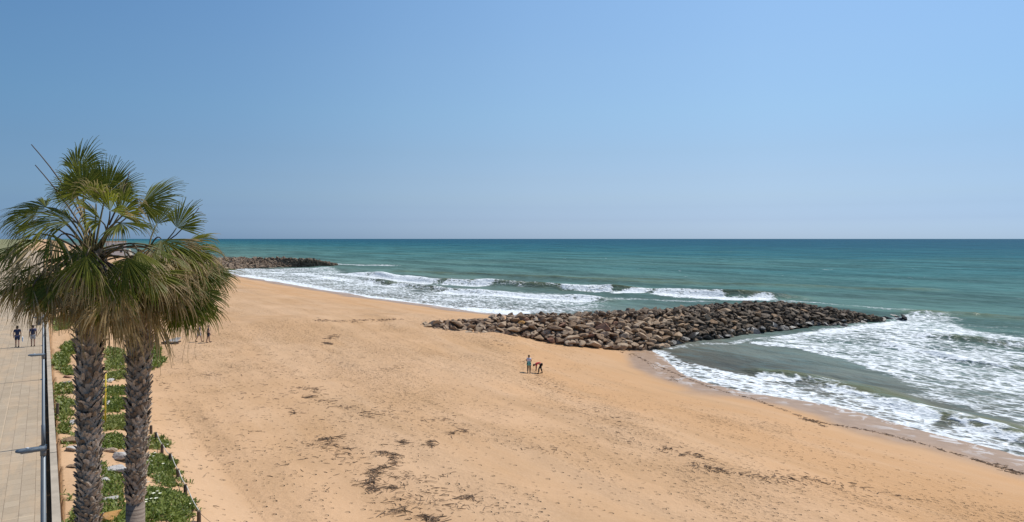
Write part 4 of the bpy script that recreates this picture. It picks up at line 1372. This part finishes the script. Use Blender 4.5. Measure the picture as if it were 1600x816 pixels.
# grey wooden frame far up the sand
g = G(265, 538)
root = empty('wooden_frame', g + Vector((0, 0, .02)), R(-4)); tag(root, 'low weathered wooden frame with grey boards lying on the sand', 'wooden frame')
m = MB(); m.box((.05, 0, .10), (1.75, .14, .16)); bevel(m.build('front_beam', M['wood'], root), .015)
m = MB(); m.box((-.80, .75, .16), (.12, 1.5, .14), Matrix.Rotation(R(14), 3, 'Z')); bevel(m.build('side_beam', M['wood'], root), .015)
for k in range(6):
    m = MB(); m.box((.0 + .02 * k, .25 + .24 * k, .23 + .035 * k), (1.35 - .17 * k, .18, .035), Matrix.Rotation(R(9), 3, 'X')); bevel(m.build('board', M['greywood'], root), .008, 1)
m = MB(); m.box((.35, .62, .09), (.10, 1.1, .14), Matrix.Rotation(R(-12), 3, 'Z')); m.build('cross_beam', M['wood'], root)


# ================================================================== people
def skin_mesh(name, J, E, mat, parent, sub=1, rootv=None):
    """J {joint: (pos, radius)}, E [(a, b)] -> one continuous skinned surface"""
    used = []
    for a, b in E:
        for q in (a, b):
            if q not in used: used.append(q)
    idx = {q: i for i, q in enumerate(used)}
    me = bpy.data.meshes.new(name); me.from_pydata([J[q][0] for q in used], [(idx[a], idx[b]) for a, b in E], [])
    o = bpy.data.objects.new(name, me); COL.objects.link(o)
    o.modifiers.new('Skin', 'SKIN')
    if not me.skin_vertices:
        bm = bmesh.new(); bm.from_mesh(me); bm.verts.layers.skin.verify(); bm.to_mesh(me); bm.free()
    sv = me.skin_vertices[0].data
    for q in used:
        r = J[q][1]; sv[idx[q]].radius = (r, r) if not hasattr(r, '__len__') else r
        sv[idx[q]].use_root = (q == (rootv or used[0]))
    ss = o.modifiers.new('Sub', 'SUBSURF'); ss.levels = sub; ss.render_levels = sub
    bpy.context.view_layer.update()
    dg = bpy.context.evaluated_depsgraph_get()
    nm = bpy.data.meshes.new_from_object(o.evaluated_get(dg))
    bpy.data.objects.remove(o); bpy.data.meshes.remove(me)
    nm.name = name; nm.materials.clear(); nm.materials.append(M[mat])
    nm.polygons.foreach_set('use_smooth', [True] * len(nm.polygons))
    return link(name, nm, None, parent)


def pose(stride=.0, arm=.15, spread=.09, elbow=.12, female=False):
    """upright figure 1.72 m facing +y; stride swings the legs, arm the arms"""
    s = stride; J = {}
    J['pel'] = ((0, 0, .94), .125); J['spi'] = ((0, -.01, 1.10), .115); J['che'] = ((0, 0, 1.30), .135); J['nek'] = ((0, 0, 1.46), .055)
    J['hd0'] = ((0, .015, 1.54), .075); J['hd1'] = ((0, .015, 1.62), .098); J['hd2'] = ((0, .005, 1.70), .062); J['nos'] = ((0, .115, 1.60), .014)
    for k, sx in (('L', -1), ('R', 1)):
        f = s if k == 'L' else -s
        J['hip' + k] = ((sx * spread, 0, .89), .092); J['kne' + k] = ((sx * spread * 1.05, f * .5 + .03 * abs(s), .50), .062)
        back = max(0, -f)
        J['ank' + k] = ((sx * spread * 1.05, f * 1.0 - .04, .085 + back * .15), .042); J['toe' + k] = ((sx * spread * 1.15, f * 1.0 + .12, .040 + back * .02), .036)
        g = -f * .9
        J['sho' + k] = ((sx * .175, 0, 1.395), .060); J['elb' + k] = ((sx * .235, g * .35 - .02, 1.13), .046)
        J['wri' + k] = ((sx * .235, g * .8 + elbow * .6, .90), .032); J['pal' + k] = ((sx * .232, g * .9 + elbow * .7, .82), .034)
        fingers(J, k, Vector(J['pal' + k][0]), Vector((0, .15, -1)), sx)
    return J


def fingers(J, k, P0, d, sx):
    d = d.normalized(); a = Vector((0, 1, 0)); a = (a - d * a.dot(d)).normalized()
    for i, (off, L) in enumerate(((-.024, .066), (-.008, .08), (.009, .085), (.025, .075))):
        b = P0 + a * off + d * .03
        J['f%d%s' % (i, k)] = (tuple(b), .0095); J['g%d%s' % (i, k)] = (tuple(b + d * L - Vector((sx * .02, 0, 0))), .007)
    b = P0 + a * .035; J['f4' + k] = (tuple(b), .010); J['g4' + k] = (tuple(b + d * .045 + a * .025), .008)


BODY = [('pel', 'spi'), ('spi', 'che'), ('che', 'nek'), ('nek', 'hd0'), ('hd0', 'hd1'), ('hd1', 'hd2'), ('hd1', 'nos')]
for k in 'LR':
    BODY += [('pel', 'hip' + k), ('hip' + k, 'kne' + k), ('kne' + k, 'ank' + k), ('ank' + k, 'toe' + k), ('che', 'sho' + k), ('sho' + k, 'elb' + k), ('elb' + k, 'wri' + k), ('wri' + k, 'pal' + k)]
    for i in range(5): BODY += [('pal' + k, 'f%d%s' % (i, k)), ('f%d%s' % (i, k), 'g%d%s' % (i, k))]


def lerpj(J, a, b, u): return tuple(np.array(J[a][0]) * (1 - u) + np.array(J[b][0]) * u)


def person(loc, rz, J, label, top, bottom, long_legs=True, sleeves=.6, hair='hair_d', tunic=None, bag=None, scale=1., group=None, backpack=None, skirt_len=.2):
    root = empty('person', loc, rz); root.scale = (scale,) * 3; tag(root, label, 'person', group)
    skin_mesh('body', J, BODY, 'skin', root, 1, 'pel')
    T = dict(J)
    for q, r in (('pel', .142), ('spi', .136), ('che', .155), ('nek', .066)): T[q] = (J[q][0], r)
    E = [('pel', 'spi'), ('spi', 'che'), ('che', 'nek')]
    for k in 'LR':
        T['sho' + k] = (J['sho' + k][0], .078); T['slv' + k] = (lerpj(J, 'sho' + k, 'elb' + k, sleeves), .066)
        E += [('che', 'sho' + k), ('sho' + k, 'slv' + k)]
    skin_mesh('top', T, E, top, root, 1, 'che')
    B = dict(J); B['pel'] = (J['pel'][0], .140); E = []
    for k in 'LR':
        B['hip' + k] = (J['hip' + k][0], .108)
        if long_legs:
            B['kne' + k] = (J['kne' + k][0], .076); B['cuf' + k] = (lerpj(J, 'kne' + k, 'ank' + k, .92), .058); E += [('pel', 'hip' + k), ('hip' + k, 'kne' + k), ('kne' + k, 'cuf' + k)]
        else:
            B['cuf' + k] = (lerpj(J, 'hip' + k, 'kne' + k, .85), .092); E += [('pel', 'hip' + k), ('hip' + k, 'cuf' + k)]
    skin_mesh('trousers' if long_legs else 'shorts', B, E, bottom, root, 1, 'pel')
    # hair: a cap over the back and crown of the head
    c0 = Vector(J['hd1'][0]); up = (Vector(J['hd2'][0]) - Vector(J['hd0'][0])).normalized()
    fw = (Vector(J['nos'][0]) - c0); fw = (fw - up * fw.dot(up)).normalized(); sdv = up.cross(fw)
    V, Fc = IV2, IF2
    W = [c0 + up * (.02 + v[2] * .122) + fw * (-.022 + v[1] * .112) + sdv * v[0] * .103 for v in V]
    keep_ = [f for f in Fc.tolist() if np.mean([V[i][2] * .8 - V[i][1] for i in f]) > -.25]
    m = MB(); m.add(W, keep_); m.build('hair', M[hair], root, True)
    for k in 'LR':          # shoes
        m = MB(); a = Vector(J['ank' + k][0]); b = Vector(J['toe' + k][0])
        m.tube([a + Vector((0, -.05, -.03)), a + Vector((0, 0, -.025)), b + Vector((0, 0, .005)), b + Vector((0, .05, -.005))], [.035, .05, .045, .025], 8, flat=.9); m.build('shoe', M['c_black'], root, True)
    if tunic:
        m = MB(); n = 20; vs = []
        for zz_, r in ((1.16, .165), (1.02, .185), (.90, .20), (1.02 - skirt_len - .05, .225), (1.02 - skirt_len - .05, .20)):
            for k in range(n):
                a = 2 * math.pi * k / n; q = r * (1 + .05 * math.sin(a * 5 + zz_ * 4)); vs.append((math.cos(a) * q, math.sin(a) * q * .8, zz_))
        m.add(vs, [(i * n + k, i * n + (k + 1) % n, (i + 1) * n + (k + 1) % n, (i + 1) * n + k) for i in range(4) for k in range(n)]); m.build('tunic', M[tunic], root, True)
    if backpack:
        m = MB(); m.box((0, -.20, 1.24), (.30, .16, .42)); bevel(m.build('backpack', M[backpack], root), .05, 3)
    return root


def face(dx, dy): return math.atan2(dy, dx) - math.pi / 2


gw = G(826.5, 583.5)
Jw = pose(0., spread=.10)
for k, sx in (('L', -1), ('R', 1)):      # elbows bent, hands held in front
    Jw['elb' + k] = ((sx * .25, .0, 1.14), .046); Jw['wri' + k] = ((sx * .14, .20, 1.12), .032); Jw['pal' + k] = ((sx * .08, .26, 1.13), .034)
    fingers(Jw, k, Vector(Jw['pal' + k][0]), Vector((-sx * .6, .6, .1)), sx)
person(gw, face(.25, 1), Jw, 'person standing in white top, teal tunic and dark leggings next to someone bending over', 'c_lilac', 'c_black', True, .45, tunic='c_teal', group='two people on the lower sand')
# bending figure: legs apart, trunk level, head to the left
gb = G(844.5, 584)
Jb = pose(0., spread=.11)
off = {'pel': ((0, -.05, .93), .125), 'spi': ((0, .14, 1.02), .115), 'che': ((0, .34, .99), .135), 'nek': ((0, .49, .93), .055), 'hd0': ((0, .55, .89), .075), 'hd1': ((0, .60, .83), .098), 'hd2': ((0, .645, .77), .062), 'nos': ((0, .545, .745), .014)}
Jb.update(off)
for k, sx in (('L', -1), ('R', 1)):
    fw_ = .20 if k == 'L' else -.20
    Jb['hip' + k] = ((sx * .09, -.06, .88), .092); Jb['kne' + k] = ((sx * .13, .06 + fw_ * .6, .48), .062); Jb['ank' + k] = ((sx * .14, fw_, .085), .042); Jb['toe' + k] = ((sx * .15, fw_ + .15, .04), .036)
    Jb['sho' + k] = ((sx * .17, .42, .95), .060); Jb['elb' + k] = ((sx * .20, .40, .67), .046); Jb['wri' + k] = ((sx * .14, .42, .42), .032); Jb['pal' + k] = ((sx * .12, .43, .34), .034)
    fingers(Jb, k, Vector(Jb['pal' + k][0]), Vector((0, .15, -1)), sx)
person(gb, face(-1, -.12), Jb, 'person bending down to the sand in a red top and black trousers', 'c_red', 'c_black', True, .8, group='two people on the lower sand')

zp = PZ
for px, py, J, a in ((52 - 23 - 2, 543, pose(.20), dict(label='person strolling on the promenade in dark navy clothes with a pale bag', top='c_navy', bottom='c_navy', bag=True)),
                     (51.5, 541.5, pose(.05), dict(label='person strolling on the promenade in a blue top and grey shorts with a dark backpack', top='c_blue', bottom='c_grey', backpack='c_navy'))):
    w = P(px, py, zp); bag = a.pop('bag', None)
    r = person(w, face(UX, UY), J, long_legs=False, group='two walkers on the promenade', **a)
    if bag:
        m = MB(); m.box((.34, .16, .62), (.10, .30, .36)); b_ = bevel(m.build('bag', M['c_bag']), .04, 2)
        b_.matrix_world = Matrix.Translation(Vector(w)) @ Matrix.Rotation(face(UX, UY), 4, 'Z')
        tag(b_, 'pale blue bag hanging from the hand of a walker on the promenade', 'bag')
for px, py, st, d_, a in ((311, 534.5, .28, (1, .15), dict(label='person walking on the sand in a navy top and pale grey shorts', top='c_navy', bottom='c_grey')),
                          (325.5, 535.5, .16, (.9, .4), dict(label='person walking on the sand in all dark clothes behind one in pale shorts', top='c_navy', bottom='c_navy'))):
    g = G(px, py); person(g, face(*d_), pose(st), long_legs=False, group='two walkers on the sand', **a)
g = G(237.5, 494.5)
person(g, face(.3, -1), pose(.1), 'person in pale pink clothes far up the sand, half hidden by hanging fronds', 'c_pink', 'c_pink', True, .5)

# ================================================================== far house behind the palms
hb = Vector(((181 - 800) * 420 / FPX, 420, 4.2))
root = empty('beach_house', hb, prom_rot); tag(root, 'low white flat-roofed house far along the shore, seen between palm stalks', 'house')
m = MB(); m.box((0, 0, 4.2), (15, 10, 8.6)); m.build('wall', M['wall'], root)
m = MB(); m.box((0, 0, 8.7), (15.8, 10.8, .4)); m.build('roof', M['kerb'], root)
for fl in (1.9, 5.6):
    for k in range(4):
        m = MB(); m.box((-5.4 + 3.6 * k, -5.02, fl + .6), (1.6, .10, 1.7)); wn_ = m.build('window', M['wall'], root)
        m = MB(); m.box((-5.4 + 3.6 * k, -5.085, fl + .6), (1.35, .04, 1.45)); m.build('pane', M['pane'], wn_)
    for k in range(2):
        m = MB(); m.box((-7.52, -2.2 + 4.4 * k, fl + .6), (.10, 1.6, 1.7)); wn_ = m.build('window', M['wall'], root)
        m = MB(); m.box((-7.585, -2.2 + 4.4 * k, fl + .6), (.04, 1.35, 1.45)); m.build('pane', M['pane'], wn_)

# ================================================================== light, sky, camera
w = bpy.data.worlds.new('World'); SC.world = w; w.use_nodes = True
nt = w.node_tree; nt.nodes.clear()
sky = nt.nodes.new('ShaderNodeTexSky'); sky.sky_type = 'NISHITA'; sky.sun_disc = False
SUN_AZ = R(57); SUN_EL = R(57.5)
sky.sun_elevation = SUN_EL; sky.sun_rotation = SUN_AZ
sky.altitude = 0; sky.air_density = 1.0; sky.dust_density = 1.5; sky.ozone_density = 4.0
bg = nt.nodes.new('ShaderNodeBackground'); bg.inputs[1].default_value = .15
# clear-day correction of the model sky by elevation: bluer and softer towards the sea horizon
tc = nt.nodes.new('ShaderNodeTexCoord'); sp = nt.nodes.new('ShaderNodeSeparateXYZ'); mr = nt.nodes.new('ShaderNodeMapRange')
mr.inputs[2].default_value = .35
rp = nt.nodes.new('ShaderNodeValToRGB')
STOPS = [(.0, (.95, 1.30, 2.0)), (.0122, (.778, 1.06, 1.657)), (.0262, (.636, .836, 1.311)), (.0449, (.587, .723, 1.045)), (.0589, (.60, .705, .935)), (.0868, (.61, .682, .825)),
         (.1237, (.624, .694, .775)), (.178, (.669, .768, .80)), (.2479, (.713, .822, .84)), (.35, (.73, .875, .905))]
while len(rp.color_ramp.elements) < len(STOPS): rp.color_ramp.elements.new(.5)
for e_, (p_, c_) in zip(rp.color_ramp.elements, STOPS):
    e_.position = p_ / .35
for e_, (p_, c_) in zip(rp.color_ramp.elements, STOPS): e_.color = (*[v / 2 for v in c_], 1)
vm = nt.nodes.new('ShaderNodeVectorMath'); vm.operation = 'MULTIPLY'
v2 = nt.nodes.new('ShaderNodeVectorMath'); v2.operation = 'SCALE'; v2.inputs[3].default_value = 2.13
# darkens the sky to both sides by azimuth, lens vignetting put into its colour
at = nt.nodes.new('ShaderNodeMath'); at.operation = 'ARCTAN2'; mz = nt.nodes.new('ShaderNodeMapRange'); mz.inputs[1].default_value = -math.pi; mz.inputs[2].default_value = math.pi
nt.links.new(sp.outputs[0], at.inputs[0]); nt.links.new(sp.outputs[1], at.inputs[1]); nt.links.new(at.outputs[0], mz.inputs[0])
ra = nt.nodes.new('ShaderNodeValToRGB')
AST = [(-180, (.62, .72, .78)), (-60, (.50, .64, .72)), (-36, (.66, .77, .84)), (-22, (.78, .85, .90)), (-9, (.94, .96, .97)), (2, (1, 1, 1)), (20, (.95, .97, .985)), (37, (.78, .85, .91)), (60, (.74, .82, .88)), (180, (.62, .72, .78))]
while len(ra.color_ramp.elements) < len(AST): ra.color_ramp.elements.new(.5)
for e_, (p_, c_) in zip(ra.color_ramp.elements, AST): e_.position = (p_ + 180) / 360
for e_, (p_, c_) in zip(ra.color_ramp.elements, AST): e_.color = (*c_, 1)
nt.links.new(mz.outputs[0], ra.inputs[0])
v3 = nt.nodes.new('ShaderNodeVectorMath'); v3.operation = 'MULTIPLY'
nt.links.new(tc.outputs['Generated'], sp.inputs[0]); nt.links.new(sp.outputs[2], mr.inputs[0]); nt.links.new(mr.outputs[0], rp.inputs[0])
nt.links.new(sky.outputs[0], vm.inputs[0]); nt.links.new(rp.outputs[0], vm.inputs[1]); nt.links.new(vm.outputs[0], v2.inputs[0])
ow = nt.nodes.new('ShaderNodeOutputWorld')
nt.links.new(v2.outputs[0], v3.inputs[0]); nt.links.new(ra.outputs[0], v3.inputs[1]); nt.links.new(v3.outputs[0], bg.inputs[0]); nt.links.new(bg.outputs[0], ow.inputs[0])
sl = bpy.data.lights.new('sun', 'SUN'); sl.energy = 4.05; sl.angle = R(.53); sl.color = (1., .95, .87)
so = bpy.data.objects.new('sun', sl); COL.objects.link(so)
sd_ = Vector((math.sin(SUN_AZ) * math.cos(SUN_EL), math.cos(SUN_AZ) * math.cos(SUN_EL), math.sin(SUN_EL)))
so.rotation_euler = (-sd_).to_track_quat('-Z', 'Y').to_euler(); so.location = (30, 20, 60)

cam = bpy.data.cameras.new('camera'); co = bpy.data.objects.new('camera', cam); COL.objects.link(co)
co.location = (0, 0, CAM_Z); co.rotation_euler = (R(90), 0, 0)
cam.sensor_width = 36; cam.lens = 36 * FPX / 1600; cam.shift_y = -(408 - HOR) / 1600
cam.clip_start = .1; cam.clip_end = 100000
SC.camera = co
SC.view_settings.view_transform = 'Standard'; SC.view_settings.look = 'None'; SC.view_settings.gamma = 1; SC.view_settings.exposure = 0.0
SC.view_settings.use_curve_mapping = False
SC.render.engine = 'CYCLES'
SC.cycles.max_bounces = 6; SC.cycles.diffuse_bounces = 3; SC.cycles.glossy_bounces = 2; SC.cycles.transmission_bounces = 4; SC.cycles.transparent_max_bounces = 4
SC.cycles.use_denoising = True
